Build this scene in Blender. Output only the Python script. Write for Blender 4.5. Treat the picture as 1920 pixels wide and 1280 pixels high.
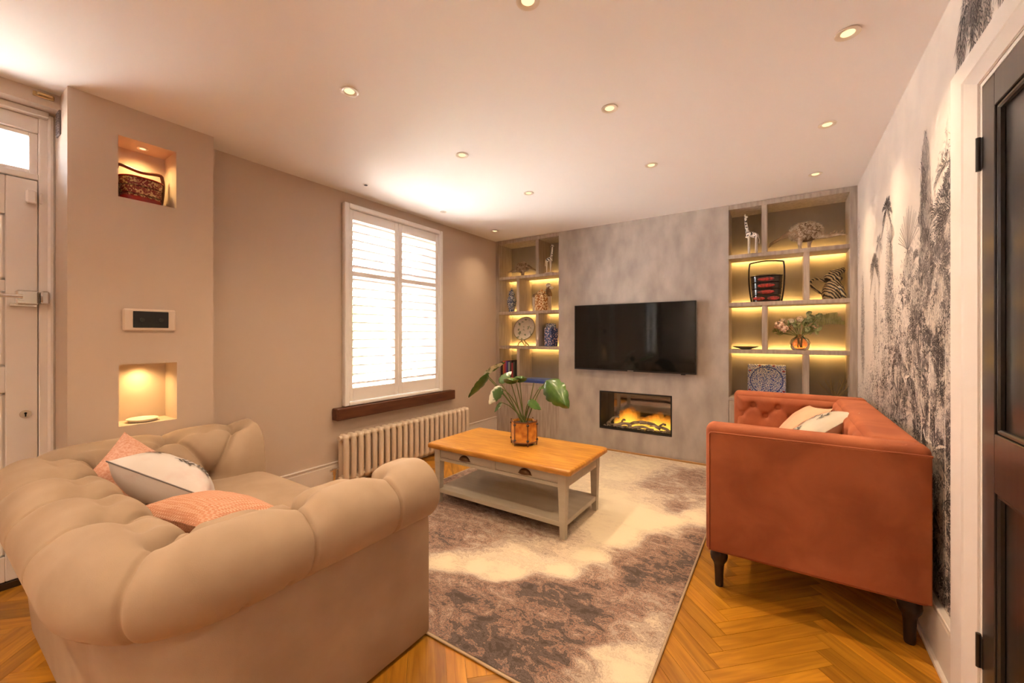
import bpy, math, random
import numpy as np
from mathutils import Vector, Matrix, Euler, noise
for o in list(bpy.data.objects): bpy.data.objects.remove(o)
SC = bpy.context.scene; COL = SC.collection
R = math.radians; PI = math.pi
random.seed(7); np.random.seed(7)
# ------------------------------------------------------------------ camera, world, exposure
FPX, YAW, HOR, HC = 765.0, R(33.5), 630.0, 1.212      # focal length and horizon in 1920x1280 px, camera height in m
cam = bpy.data.cameras.new('camera'); cam.sensor_width = 36; cam.lens = FPX/1920*36; cam.shift_y = (HOR-640)/1920
cam.clip_start = .02
co = bpy.data.objects.new('camera', cam); COL.objects.link(co)
co.location = (0, 0, HC); co.rotation_euler = (PI/2, 0, YAW); SC.camera = co
SC.view_settings.view_transform = 'Standard'; SC.view_settings.look = 'None'
SC.view_settings.exposure = 0.18; SC.view_settings.gamma = 1.0; SC.view_settings.use_curve_mapping = False
SKY, SUN_E = 20.0, 720.0
SC.cycles.sample_clamp_indirect = 40.0     # let daylight bounced off the street reach the ceiling
DOWN_W, DOWN_C = 38.0, (1.0, .745, .475)
LED_S, LED_C = 4.8, (1.0, .60, .17)
w = bpy.data.worlds.new('world'); SC.world = w; w.use_nodes = True
w.node_tree.nodes['Background'].inputs[0].default_value = (.84, .92, 1, 1)
w.node_tree.nodes['Background'].inputs[1].default_value = SKY
sl = bpy.data.lights.new('sun', 'SUN'); sl.energy = SUN_E; sl.angle = R(3); sl.color = (1, .95, .88)
so = bpy.data.objects.new('sun_offscreen', sl); COL.objects.link(so); so.location = (8, 6, 12); so.rotation_euler = (R(28), R(38), 0)
# rooms main planes
XL, XC, XR, YB, H = -3.01, -2.83, .496, 4.175, 2.40
YF = -4.9                                                # wall behind the camera
def portal(name, x, y0, y1, z0, z1):        # portals give no light of their own, they only guide sky sampling through a window
    l = bpy.data.lights.new(name, 'AREA'); l.shape = 'RECTANGLE'; l.size = y1-y0; l.size_y = z1-z0
    l.cycles.is_portal = True
    o = bpy.data.objects.new(name, l); COL.objects.link(o); o.location = (x, (y0+y1)/2, (z0+z1)/2)
    o.rotation_euler = (R(90), 0, R(-90))
portal('window_1_sky_portal', -3.27, 2.0, 3.2, .66, 2.3); portal('window_2_sky_portal', -3.27, -.55, .40, 1.98, 2.26)
portal('window_3_offscreen', -3.27, -4.3, -3.2, .7, 2.2)      # the window that the television screen mirrors
def at(u, v, plane, val):                                # a pixel's ray cut with a plane of the room
    c, s = math.cos(YAW), math.sin(YAW); a = (u-960)/FPX; b = (HOR-v)/FPX
    d = Vector((c*a-s, s*a+c, b)); o = Vector((0, 0, HC)); i = 'XYZ'.index(plane)
    return o+d*((val-o[i])/d[i])
# ------------------------------------------------------------------ materials
MATS = {}
def mat(name, col, rough=.5, metal=0, col2=None, nscale=6, detail=4, ramp=(.35, .65), stretch=(1, 1, 1), bump=0, bscale=150,
        sheen=0, coat=0, emis=None, estr=0, spec=.5, coords='Object', distort=0, trans=0, ior=1.45, rand=0, bstretch=(1, 1, 1), sub=0):
    m = bpy.data.materials.new(name); m.use_nodes = True; t = m.node_tree; n = t.nodes; L = t.links
    p = n['Principled BSDF']; I = p.inputs
    I['Base Color'].default_value = (*col, 1); I['Roughness'].default_value = rough; I['Metallic'].default_value = metal
    I['Specular IOR Level'].default_value = spec; I['IOR'].default_value = ior
    I['Coat Weight'].default_value = coat; I['Coat Roughness'].default_value = .15
    I['Transmission Weight'].default_value = trans
    if sheen: I['Sheen Weight'].default_value = sheen; I['Sheen Roughness'].default_value = .4; I['Sheen Tint'].default_value = (*[min(1, c*1.6+.1) for c in col], 1)
    if emis: I['Emission Color'].default_value = (*emis, 1); I['Emission Strength'].default_value = estr
    tc = n.new('ShaderNodeTexCoord')
    colsock = None
    if col2 is not None:
        mp = n.new('ShaderNodeMapping'); mp.inputs['Scale'].default_value = stretch; L.new(tc.outputs[coords], mp.inputs[0])
        nz = n.new('ShaderNodeTexNoise'); nz.inputs['Scale'].default_value = nscale; nz.inputs['Detail'].default_value = detail; nz.inputs['Distortion'].default_value = distort
        L.new(mp.outputs[0], nz.inputs['Vector'])
        r = n.new('ShaderNodeValToRGB'); r.color_ramp.elements[0].position = ramp[0]; r.color_ramp.elements[1].position = ramp[1]
        r.color_ramp.elements[0].color = (*col, 1); r.color_ramp.elements[1].color = (*col2, 1)
        L.new(nz.outputs[0], r.inputs[0]); colsock = r.outputs[0]
    if rand:
        oi = n.new('ShaderNodeObjectInfo'); mr = n.new('ShaderNodeMapRange'); mr.inputs[3].default_value = 1-rand; mr.inputs[4].default_value = 1+rand
        L.new(oi.outputs['Random'], mr.inputs[0])
        mx = n.new('ShaderNodeMix'); mx.data_type = 'RGBA'; mx.blend_type = 'MULTIPLY'; mx.inputs[0].default_value = 1
        if colsock: L.new(colsock, mx.inputs[6])
        else: mx.inputs[6].default_value = (*col, 1)
        L.new(mr.outputs[0], mx.inputs[7]); colsock = mx.outputs[2]
    if colsock: L.new(colsock, I['Base Color'])
    if bump:
        b = n.new('ShaderNodeBump'); b.inputs['Strength'].default_value = bump; b.inputs['Distance'].default_value = .004
        mp2 = n.new('ShaderNodeMapping'); mp2.inputs['Scale'].default_value = bstretch; L.new(tc.outputs[coords], mp2.inputs[0])
        nb = n.new('ShaderNodeTexNoise'); nb.inputs['Scale'].default_value = bscale; nb.inputs['Detail'].default_value = 3
        L.new(mp2.outputs[0], nb.inputs['Vector']); L.new(nb.outputs[0], b.inputs['Height']); L.new(b.outputs[0], I['Normal'])
    MATS[name] = m
    return m
def emit(name, col, s):
    m = bpy.data.materials.new(name); m.use_nodes = True; n = m.node_tree.nodes; n.clear()
    e = n.new('ShaderNodeEmission'); e.inputs[0].default_value = (*col, 1); e.inputs[1].default_value = s
    o = n.new('ShaderNodeOutputMaterial'); m.node_tree.links.new(e.outputs[0], o.inputs[0]); return m
def pane_mat(name, tint=(1, 1, 1), refl=.06):
    m = bpy.data.materials.new(name); m.use_nodes = True; n = m.node_tree.nodes; L = m.node_tree.links; n.clear()
    a = n.new('ShaderNodeBsdfTransparent'); a.inputs[0].default_value = (*tint, 1)
    g = n.new('ShaderNodeBsdfGlossy'); g.inputs['Roughness'].default_value = .01
    lw = n.new('ShaderNodeFresnel'); lw.inputs[0].default_value = 1.35
    mx = n.new('ShaderNodeMixShader'); L.new(lw.outputs[0], mx.inputs[0]); L.new(a.outputs[0], mx.inputs[1]); L.new(g.outputs[0], mx.inputs[2])
    o = n.new('ShaderNodeOutputMaterial'); L.new(mx.outputs[0], o.inputs[0]); return m

paint = mat('taupe_paint', (.56, .44, .345), .75, bump=.08, bscale=300)
ceil_m = mat('ceiling_paint', (.88, .845, .82), .85, bump=.05, bscale=250)
white_w = mat('white_gloss_paint', (.80, .74, .69), .4)
shutter_m = mat('shutter_paint', (.83, .79, .75), .4)
skirt_m = mat('skirting_paint', (.72, .64, .57), .4)
panel_m = mat('concrete_effect_panel', (.34, .285, .245), .55, col2=(.50, .435, .38), nscale=5.0, detail=14, ramp=(.28, .74), stretch=(1.6, 1, .8), bump=.06, bscale=60, bstretch=(3, 1, .3))
case_m = mat('taupe_wood_grain', (.33, .265, .215), .5, col2=(.45, .37, .31), nscale=9, detail=6, stretch=(5, 5, .5), bump=.06, bscale=60, bstretch=(4, 4, .3))
caseback_m = mat('case_back_panel', (.27, .225, .185), .6, col2=(.31, .26, .215), nscale=4, detail=6, stretch=(2, 1, .8))
chrome = mat('chrome', (.75, .73, .70), .18, 1)
steel = mat('dark_metal', (.06, .055, .05), .35, .8)
brass = mat('brushed_brass', (.55, .38, .18), .3, 1)
bronze = mat('aged_bronze', (.16, .09, .045), .35, .9)
black = mat('black_plastic', (.012, .011, .011), .35)
screen_m = mat('tv_screen', (.006, .006, .006), .06, spec=.45)
dark_door = mat('dark_stained_door', (.016, .013, .012), .3, col2=(.035, .028, .024), nscale=8, stretch=(6, 6, .4), ramp=(.3, .7), coat=.5)
sill_m = mat('dark_stained_sill', (.075, .022, .009), .4, col2=(.12, .04, .017), nscale=9, stretch=(4, .6, 4))
glass_m = pane_mat('window_glass')
fire_glass = pane_mat('fire_glass', (.96, .96, .96))
beige = mat('beige_velvet', (.355, .250, .168), .8, col2=(.42, .305, .210), nscale=5, detail=5, bump=.12, bscale=420, sheen=.25)
rust = mat('rust_velvet', (.265, .060, .016), .75, col2=(.39, .108, .036), nscale=4.5, detail=7, distort=.6, bump=.1, bscale=380, sheen=.32)
darkwood = mat('ebonised_wood', (.03, .014, .009), .35)
oak_top = mat('honey_oak_top', (.42, .16, .018), .38, col2=(.62, .30, .045), nscale=7, detail=8, ramp=(.3, .7), stretch=(.8, 6, 3), distort=.5, coat=.2, rand=.10)
table_paint = mat('sage_grey_paint', (.46, .40, .31), .5, col2=(.51, .45, .36), nscale=5, stretch=(.6, 5, 5))
rad_m = mat('cream_radiator_enamel', (.68, .55, .42), .35)
# ------------------------------------------------------------------ mesh builder
ORG = {}
class B:
    def __init__(s): s.v = []; s.f = []; s.mi = []; s.m = 0
    def add(s, vs, fs):
        k = len(s.v); s.v += [tuple(p) for p in vs]; s.f += [tuple(i+k for i in q) for q in fs]; s.mi += [s.m]*len(fs); return s
    def box(s, x0, y0, z0, x1, y1, z1, b=0):
        x0, x1 = min(x0, x1), max(x0, x1); y0, y1 = min(y0, y1), max(y0, y1); z0, z1 = min(z0, z1), max(z0, z1)
        if b <= 0:
            vs = [(x, y, z) for z in (z0, z1) for y in (y0, y1) for x in (x0, x1)]
            return s.add(vs, [(0, 2, 3, 1), (4, 5, 7, 6), (0, 1, 5, 4), (2, 6, 7, 3), (0, 4, 6, 2), (1, 3, 7, 5)])
        b = min(b, (x1-x0)*.49, (y1-y0)*.49, (z1-z0)*.49)
        lo = (x0, y0, z0); hi = (x1, y1, z1); idx = {}; vs = []
        for c in range(8):
            sg = [(c >> i) & 1 for i in range(3)]
            for ax in range(3):
                p = [hi[i] if sg[i] else lo[i] for i in range(3)]
                for i in range(3):
                    if i != ax: p[i] += -b if sg[i] else b
                idx[c, ax] = len(vs); vs.append(p)
        fs = []
        for ax in range(3):
            u, v = (ax+1) % 3, (ax+2) % 3
            for sd in (0, 1):
                cs = [(sd << ax) | (a << u) | (d << v) for a, d in ((0, 0), (1, 0), (1, 1), (0, 1))]
                q = [idx[c, ax] for c in cs]; fs.append(q if sd else q[::-1])
        for ax in range(3):
            u, v = (ax+1) % 3, (ax+2) % 3
            for a in (0, 1):
                for d in (0, 1):
                    c0 = (a << u) | (d << v); c1 = c0 | (1 << ax)
                    q = [idx[c0, u], idx[c1, u], idx[c1, v], idx[c0, v]]
                    fs.append(q if (a == d) else q[::-1])
        for c in range(8):
            q = [idx[c, 0], idx[c, 1], idx[c, 2]]; fs.append(q if bin(c).count('1') % 2 == 1 else q[::-1])
        return s.add(vs, fs)
    def obox(s, c, size, M=None, b=0):
        t = B(); t.box(-size[0]/2, -size[1]/2, -size[2]/2, size[0]/2, size[1]/2, size[2]/2, b)
        c = Vector(c); vs = [(M @ Vector(p) if M else Vector(p))+c for p in t.v]; return s.add(vs, t.f)
    def grid(s, P, cu=False, cv=False):
        nu = len(P); nv = len(P[0]); vs = [p for row in P for p in row]; fs = []
        for i in range(nu if cu else nu-1):
            for j in range(nv if cv else nv-1):
                i2 = (i+1) % nu; j2 = (j+1) % nv; fs.append((i*nv+j, i2*nv+j, i2*nv+j2, i*nv+j2))
        return s.add(vs, fs)
    def tube(s, path, r, n=8, cap=True, flat=1.0):
        path = [Vector(p) for p in path]; k = len(path); rs = r if isinstance(r, (list, tuple)) else [r]*k
        T = [(path[min(i+1, k-1)]-path[max(i-1, 0)]).normalized() for i in range(k)]
        a = Vector((0, 0, 1)) if abs(T[0].z) < .9 else Vector((1, 0, 0)); nrm = T[0].cross(a).normalized(); rows = []
        for i in range(k):
            nrm = (nrm-T[i]*nrm.dot(T[i])).normalized(); bn = T[i].cross(nrm)
            rows.append([path[i]+(nrm*math.cos(2*PI*j/n)+bn*math.sin(2*PI*j/n)*flat)*rs[i] for j in range(n)])
        k0 = len(s.v); s.grid(rows, cv=True)
        if cap:
            s.f += [tuple(k0+j for j in range(n))[::-1], tuple(k0+(k-1)*n+j for j in range(n))]; s.mi += [s.m]*2
        return s
    def lathe(s, prof, c=(0, 0, 0), n=24, sx=1, sy=1):
        rows = [[(c[0]+max(r, 1e-4)*math.cos(2*PI*j/n)*sx, c[1]+max(r, 1e-4)*math.sin(2*PI*j/n)*sy, c[2]+z) for j in range(n)] for r, z in prof]
        k0 = len(s.v); s.grid(rows, cv=True)
        s.f += [tuple(k0+j for j in range(n))[::-1], tuple(k0+(len(rows)-1)*n+j for j in range(n))]; s.mi += [s.m]*2
        return s
    def ell(s, c, r, nu=10, nv=14, M=None):
        rows = []
        for i in range(nu+1):
            a = -PI/2+PI*i/nu; rr = max(math.cos(a), 1e-3)
            row = [Vector((r[0]*rr*math.cos(2*PI*j/nv), r[1]*rr*math.sin(2*PI*j/nv), r[2]*math.sin(a))) for j in range(nv)]
            rows.append([(M @ p if M else p)+Vector(c) for p in row])
        return s.grid(rows, cv=True)
    def prism(s, poly, z0, z1):
        n = len(poly); vs = [(x, y, z0) for x, y in poly]+[(x, y, z1) for x, y in poly]
        return s.add(vs, [tuple(range(n))[::-1], tuple(range(n, 2*n))]+[(i, (i+1) % n, n+(i+1) % n, n+i) for i in range(n)])
    def stube(s, path, r, n=8, k=5):
        P = [Vector(p) for p in path]; P = [P[0]]+P+[P[-1]]; out = []
        for i in range(1, len(P)-2):
            for q in range(k):
                f = q/k; out.append(.5*(2*P[i]+(P[i+1]-P[i-1])*f+(2*P[i-1]-5*P[i]+4*P[i+1]-P[i+2])*f*f+(3*P[i]-P[i-1]-3*P[i+1]+P[i+2])*f**3))
        out.append(P[-1]); return s.tube(out, r, n)
    def obj(s, name, m, parent=None, smooth=None, local=False, flip=False):
        """smooth: angle in degrees for smooth shading, None = flat. Coordinates are world ones unless local."""
        me = bpy.data.meshes.new(name); org = ORG.get(parent, Vector()) if parent else Vector()
        vs = s.v if (local or not parent) else [(p[0]-org.x, p[1]-org.y, p[2]-org.z) for p in s.v]
        me.from_pydata([tuple(p) for p in vs], [], s.f)
        for mm in (m if isinstance(m, (list, tuple)) else [m]): me.materials.append(mm)
        if any(s.mi): me.polygons.foreach_set('material_index', s.mi)
        if smooth is not None:
            me.polygons.foreach_set('use_smooth', [True]*len(me.polygons))
            if smooth < 179: me.set_sharp_from_angle(angle=R(smooth))
        me.update()
        o = bpy.data.objects.new(name, me); COL.objects.link(o)
        if parent: o.parent = parent
        ORG[o] = org; return o
def thing(name, label, cat, loc, group=None, rot=None):
    o = bpy.data.objects.new(name, None); COL.objects.link(o); o.location = loc; o.empty_display_size = .05
    if rot: o.rotation_euler = rot
    o['label'] = label; o['category'] = cat
    if group: o['group'] = group
    ORG[o] = Vector(loc); return o
def tag(o, label, cat, group=None):
    o['label'] = label; o['category'] = cat
    if group: o['group'] = group
    return o
def struct(o, label=None, cat=None):
    o['kind'] = 'structure'
    if label: o['label'] = label; o['category'] = cat
    return o
def copy_tree(o, parent=None):
    c = o.copy(); COL.objects.link(c); c.parent = parent; ORG[c] = ORG.get(o, Vector())
    for ch in o.children: copy_tree(ch, c)
    return c
def wall(axis, pos, back, a0, a1, z0, z1, holes=()):
    """wall slab in the plane axis=pos, reaching to axis=back; holes (a0,a1,z0,z1,depth or None for through)."""
    b = B(); sg = 1 if back > pos else -1
    As = sorted({a0, a1, *[h[0] for h in holes], *[h[1] for h in holes]}); Zs = sorted({z0, z1, *[h[2] for h in holes], *[h[3] for h in holes]})
    P = (lambda d, a, z: (d, a, z)) if axis == 'X' else (lambda d, a, z: (a, d, z))
    def inh(a, z, thr):
        return any(h[0] < a < h[1] and h[2] < z < h[3] and (h[4] is None or not thr) for h in holes)
    for i in range(len(As)-1):
        for j in range(len(Zs)-1):
            am = (As[i]+As[i+1])/2; zm = (Zs[j]+Zs[j+1])/2
            for d, thr in ((pos, False), (back, True)):
                if not inh(am, zm, thr): b.add([P(d, As[i], Zs[j]), P(d, As[i+1], Zs[j]), P(d, As[i+1], Zs[j+1]), P(d, As[i], Zs[j+1])], [(0, 1, 2, 3)])
    def ring(a0, a1, z0, z1, d0, d1):
        c = [(a0, z0), (a1, z0), (a1, z1), (a0, z1)]
        for i in range(4):
            p, q = c[i], c[(i+1) % 4]; b.add([P(d0, *p), P(d0, *q), P(d1, *q), P(d1, *p)], [(0, 1, 2, 3)])
    ring(a0, a1, z0, z1, pos, back)
    b.m = 1
    for h in holes:
        d1 = back if h[4] is None else pos+sg*h[4]; ring(h[0], h[1], h[2], h[3], pos, d1)
        if h[4] is not None: b.add([P(d1, h[0], h[2]), P(d1, h[1], h[2]), P(d1, h[1], h[3]), P(d1, h[0], h[3])], [(0, 1, 2, 3)])
    return b
# ------------------------------------------------------------------ room shell
struct(wall('X', XL, -3.28, 1.047, 4.62, 0, H, [(2.06, 3.13, .66, 2.27, None)]).obj('wall_left', [paint, white_w]))
struct(wall('X', XC, -3.28, .45, 1.047, 0, H, [(.628, .868, 1.927, 2.242, .18), (.63, .871, .748, 1.066, .18)]).obj('wall_left_pier', [paint, paint]))
struct(wall('X', -3.14, -3.28, YF, .45, 0, H, [(-.56, .42, 0, 2.27, None), (-4.3, -3.2, .70, 2.20, None)]).obj('wall_left_entrance', [paint, white_w]))
lb = B(); lb.box(-3.14, YF, 2.33, -2.985, .45, H); struct(lb.obj('wall_left_lintel', paint))
b = B(); b.box(-3.28, YF, H, 2.0, 4.62, H+.08); struct(b.obj('ceiling', ceil_m))
wallpaper = mat('wallpaper_ground', (.72, .635, .56), .75, col2=(.62, .55, .50), nscale=5, detail=6, ramp=(.4, .8), bump=.08, bscale=400)
wr = struct(wall('X', XR, XR+.14, YF, 4.62, 0, H, [(.95, 1.80, 0, 1.97, None)]).obj('wall_right', [wallpaper, white_w]))
b = B(); b.box(XL-.2, YF-.12, 0, XR+.14, YF, H); struct(b.obj('wall_front', paint))
# back wall: shelves recess behind the media panel
b = B(); b.box(XL, 4.50, 0, XR, 4.62, H); struct(b.obj('wall_back', paint))
mp = struct(wall('Y', YB, 4.498, -2.122, -.405, 0, H, [(-1.635, -.894, .229, .630, .22)]).obj('wall_back_media', [panel_m, black]))
b = B(); b.box(-2.95, YB-.012, 0, -.30, YB, .022, .004); struct(b.obj('trim_1', mat('oak_trim', (.42, .22, .07), .45)))
# ------------------------------------------------------------------ floor: herringbone oak
WD, n_ = .07, 7; LN = WD*n_; FX0, FY0 = -.188, 1.958-.0990*24
def oak_material():
    m = bpy.data.materials.new('oiled_oak_planks'); m.use_nodes = True; t = m.node_tree; n = t.nodes; L = t.links; p = n['Principled BSDF']
    uv = n.new('ShaderNodeUVMap'); oi = n.new('ShaderNodeObjectInfo'); vm = n.new('ShaderNodeVectorMath'); vm.operation = 'ADD'
    cb = n.new('ShaderNodeCombineXYZ'); ml = n.new('ShaderNodeMath'); ml.operation = 'MULTIPLY'; ml.inputs[1].default_value = 37
    L.new(oi.outputs['Random'], ml.inputs[0]); L.new(ml.outputs[0], cb.inputs[0]); L.new(ml.outputs[0], cb.inputs[1])
    L.new(uv.outputs[0], vm.inputs[0]); L.new(cb.outputs[0], vm.inputs[1])
    mp = n.new('ShaderNodeMapping'); mp.inputs['Scale'].default_value = (2.2, 26, 1); L.new(vm.outputs[0], mp.inputs[0])
    nz = n.new('ShaderNodeTexNoise'); nz.inputs['Scale'].default_value = 1.4; nz.inputs['Detail'].default_value = 6; nz.inputs['Distortion'].default_value = .8; L.new(mp.outputs[0], nz.inputs[0])
    r = n.new('ShaderNodeValToRGB'); e = r.color_ramp.elements; e[0].position = .28; e[0].color = (.31, .112, .006, 1); e[1].position = .72; e[1].color = (.58, .265, .022, 1)
    L.new(nz.outputs[0], r.inputs[0])
    n2 = n.new('ShaderNodeTexWhiteNoise'); n2.noise_dimensions = '2D'; at_ = n.new('ShaderNodeAttribute'); at_.attribute_name = 'pick'
    ad = n.new('ShaderNodeMath'); ad.operation = 'ADD'; L.new(oi.outputs['Random'], ad.inputs[0]); L.new(at_.outputs['Fac'], ad.inputs[1])
    fr = n.new('ShaderNodeMath'); fr.operation = 'FRACT'; L.new(ad.outputs[0], fr.inputs[0])
    mr = n.new('ShaderNodeMapRange'); mr.inputs[3].default_value = .66; mr.inputs[4].default_value = 1.22; L.new(fr.outputs[0], mr.inputs[0])
    mx = n.new('ShaderNodeMix'); mx.data_type = 'RGBA'; mx.blend_type = 'MULTIPLY'; mx.inputs[0].default_value = 1; L.new(r.outputs[0], mx.inputs[6]); L.new(mr.outputs[0], mx.inputs[7])
    L.new(mx.outputs[2], p.inputs['Base Color']); p.inputs['Roughness'].default_value = .34
    bm = n.new('ShaderNodeBump'); bm.inputs['Strength'].default_value = .08; bm.inputs['Distance'].default_value = .002; L.new(nz.outputs[0], bm.inputs['Height']); L.new(bm.outputs[0], p.inputs['Normal'])
    n.remove(n2); return m
oak = oak_material()
gap_m = mat('subfloor_board', (.36, .19, .06), .8)
b = B(); b.box(-3.28, YF-.1, -.06, XR+.3, 4.62, -.004); floor = struct(b.obj('floor', gap_m))
def uvset(me, uvs, pick=0.0):
    l = me.uv_layers.new(name='UVMap'); flat = []
    for lp in me.loops: flat += uvs[lp.vertex_index]
    l.data.foreach_set('uv', flat)
G = .0006
def plank_poly(x0, y0, x1, y1):       # lattice rectangle (metres) -> world corners, direction of grain
    q = 1/math.sqrt(2); return [((x-y)*q+FX0, (x+y)*q+FY0) for x, y in ((x0+G, y0+G), (x1-G, y0+G), (x1-G, y1-G), (x0+G, y1-G))]
def clip(poly, x0, y0, x1, y1):
    for ax, lim, sg in ((0, x0, 1), (0, x1, -1), (1, y0, 1), (1, y1, -1)):
        out = []
        for i in range(len(poly)):
            p, q = poly[i-1], poly[i]; dp = (p[ax]-lim)*sg; dq = (q[ax]-lim)*sg
            if (dp >= 0) != (dq >= 0):
                t = dp/(dp-dq); out.append((p[0]+(q[0]-p[0])*t, p[1]+(q[1]-p[1])*t))
            if dq >= 0: out.append(q)
        poly = out
        if not poly: return poly
    return poly
def proj(x, y, z):
    c, s = math.cos(YAW), math.sin(YAW); zc = -s*x+c*y
    if zc < .05: return None
    return 960+FPX*(c*x+s*y)/zc, HOR-FPX*(z-HC)/zc
share = {}
rest = {'v': [], 'f': [], 'uv': []}
def in_view(poly):
    for x, y in poly+[(sum(p[0] for p in poly)/len(poly), sum(p[1] for p in poly)/len(poly))]:
        if -2.36 < x < -.40 and 1.21 < y < 4.1: continue       # under the rug
        if -2.75 < x < -1.16 and .30 < y < 1.15: continue      # under the beige sofa
        q = proj(x, y, 0)
        if q and -60 < q[0] < 1980 and -20 < q[1] < 1330: return True
    return False
def plank(x0, y0, x1, y1, horiz):
    full = plank_poly(x0, y0, x1, y1); cl = clip(full, -3.12, YF, XR, YB+.28)
    if len(cl) < 3: return
    area = abs(sum(cl[i-1][0]*cl[i][1]-cl[i][0]*cl[i-1][1] for i in range(len(cl))))/2
    if area < 2e-4: return
    cx = sum(p[0] for p in full)/4; cy = sum(p[1] for p in full)/4
    ang = PI/4 if horiz else 3*PI/4; ca, sa = math.cos(ang), math.sin(ang)
    loc = [((px-cx)*ca+(py-cy)*sa, -(px-cx)*sa+(py-cy)*ca) for px, py in cl]
    n = len(loc); vs = [(x, y, -.0035) for x, y in loc]+[(x, y, 0) for x, y in loc]
    fs = [tuple(range(n, 2*n))]+[(i, (i+1) % n, n+(i+1) % n, n+i) for i in range(n)]
    if in_view(cl):
        whole = area > .98*WD*LN and len(cl) == 4
        if whole and 'm' in share: me = share['m']
        else:
            me = bpy.data.meshes.new('plank'); me.from_pydata(vs, [], fs); me.materials.append(oak); uvset(me, [(v[0], v[1]) for v in vs])
            if whole: share['m'] = me
        o = bpy.data.objects.new('plank', me); COL.objects.link(o); o.parent = floor; o.location = (cx, cy, 0); o.rotation_euler = (0, 0, ang)
    else:
        k = len(rest['v']); ro = random.random()*37
        rest['v'] += [(cx+v[0]*ca-v[1]*sa, cy+v[0]*sa+v[1]*ca, v[2]) for v in vs]; rest['uv'] += [(v[0]+ro, v[1]+ro) for v in vs]
        rest['f'] += [tuple(i+k for i in f) for f in fs]
for m_ in range(-7, 8):
    for k in range(-110, 75):
        ox = 2*n_*m_
        plank((k+ox)*WD, k*WD, (k+n_+ox)*WD, (k+1)*WD, True)
        plank((k+ox)*WD, (k+1)*WD, (k+1+ox)*WD, (k+1+n_)*WD, False)
me = bpy.data.meshes.new('plank_field'); me.from_pydata(rest['v'], [], rest['f']); me.materials.append(oak); uvset(me, rest['uv'])
o = bpy.data.objects.new('plank_field', me); COL.objects.link(o); o.parent = floor; o['kind'] = 'stuff'
# ------------------------------------------------------------------ baseboards, door frames, doors
def skirting(name, pts, h, t, mm):
    b = B()
    for x0, y0, x1, y1, dx, dy in pts:
        b.box(x0, y0, 0, x1+dx*t, y1+dy*t, h-.03, 0); b.box(x0, y0, h-.03, x1+dx*t*.75, y1+dy*t*.75, h-.012, 0); b.box(x0, y0, h-.012, x1+dx*t*1.15, y1+dy*t*1.15, h, .003)
        b.box(x0, y0, 0, x1+dx*t*1.6, y1+dy*t*1.6, .022, .004)
    return struct(b.obj(name, mm))
skirting('baseboard_left', [(XL, 1.047, XL, YB, 1, 0)], .205, .018, skirt_m)
skirting('baseboard_left_pier', [(XC, .452, XC, 1.047, 1, 0)], .205, .018, skirt_m)
skirting('baseboard_right', [(XR, 1.965, XR, YB, -1, 0)], .215, .020, skirt_m)
# right doorway architrave and dark door
b = B()
def bevel_board(sec):          # section in (distance into the room, offset from the opening edge) swept round the door opening
    oy0, oy1, oz = .95, 1.80, 1.97
    rows = []
    for d, k in sec: rows.append([(XR-d, oy1+k, 0), (XR-d, oy1+k, oz+k*.62), (XR-d, oy0-k, oz+k*.62), (XR-d, oy0-k, 0)])
    b.grid(rows)
bevel_board([(0, .162), (.020, .162), (.024, .157), (.024, .060), (.020, .054), (.004, .004), (-.03, -.004), (-.03, .03)])
struct(b.obj('trim_2', white_w))
b = B(); b.box(XR+.141, .5, 0, XR+.20, 2.2, 2.2); struct(b.obj('door_light_block', paint))  # unseen slab added behind the doorway to stop daylight leaking round the door
b = B(); b.box(XR+.001, 1.786, 0, XR+.139, 1.799, 1.967); b.box(XR+.001, .951, 0, XR+.139, .964, 1.967); b.box(XR+.001, .964, 1.955, XR+.139, 1.786, 1.967); struct(b.obj('trim_5', white_w))
d2 = struct(bpy.data.objects.new('door_2', None), 'dark stained panelled door in a white frame beside the jungle wallpaper', 'door'); COL.objects.link(d2); d2.location = (XR, 1.78, 0); ORG[d2] = Vector(d2.location)
b = B(); X0, X1 = XR+.0, XR+.04
for y0, y1 in ((1.70, 1.782), (.968, 1.05), (1.34, 1.41)): b.box(X0, y0, .006, X1, y1, 1.952, .002)
for z0, z1 in ((.006, .17), (.773, .938), (1.858, 1.952)): b.box(X0, 1.05, z0, X1, 1.34, z1, .002); b.box(X0, 1.41, z0, X1, 1.70, z1, .002)
b.obj('door_leaf', dark_door, d2)
for y0, y1 in ((1.05, 1.34), (1.41, 1.70)):
    for z0, z1 in ((.17, .773), (.938, 1.858)):
        b = B(); b.box(X0+.018, y0, z0, X1-.008, y1, z1)
        for a in (0, 1):
            b.box(X0+.004, y0, (z0, z1-.014)[a], X0+.02, y1, (z0+.014, z1)[a], .004); b.box(X0+.004, (y0, y1-.014)[a], z0, X0+.02, (y0+.014, y1)[a], z1, .004)
        b.obj('door_panel', dark_door, d2)
for z in (1.756, .271):
    b = B(); b.tube([(XR-.005, 1.793, z-.05), (XR-.005, 1.793, z+.05)], .006, 10); b.box(XR-.002, 1.775, z-.045, XR+.002, 1.793, z+.045); b.obj('hinge', steel, d2, 40)
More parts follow.
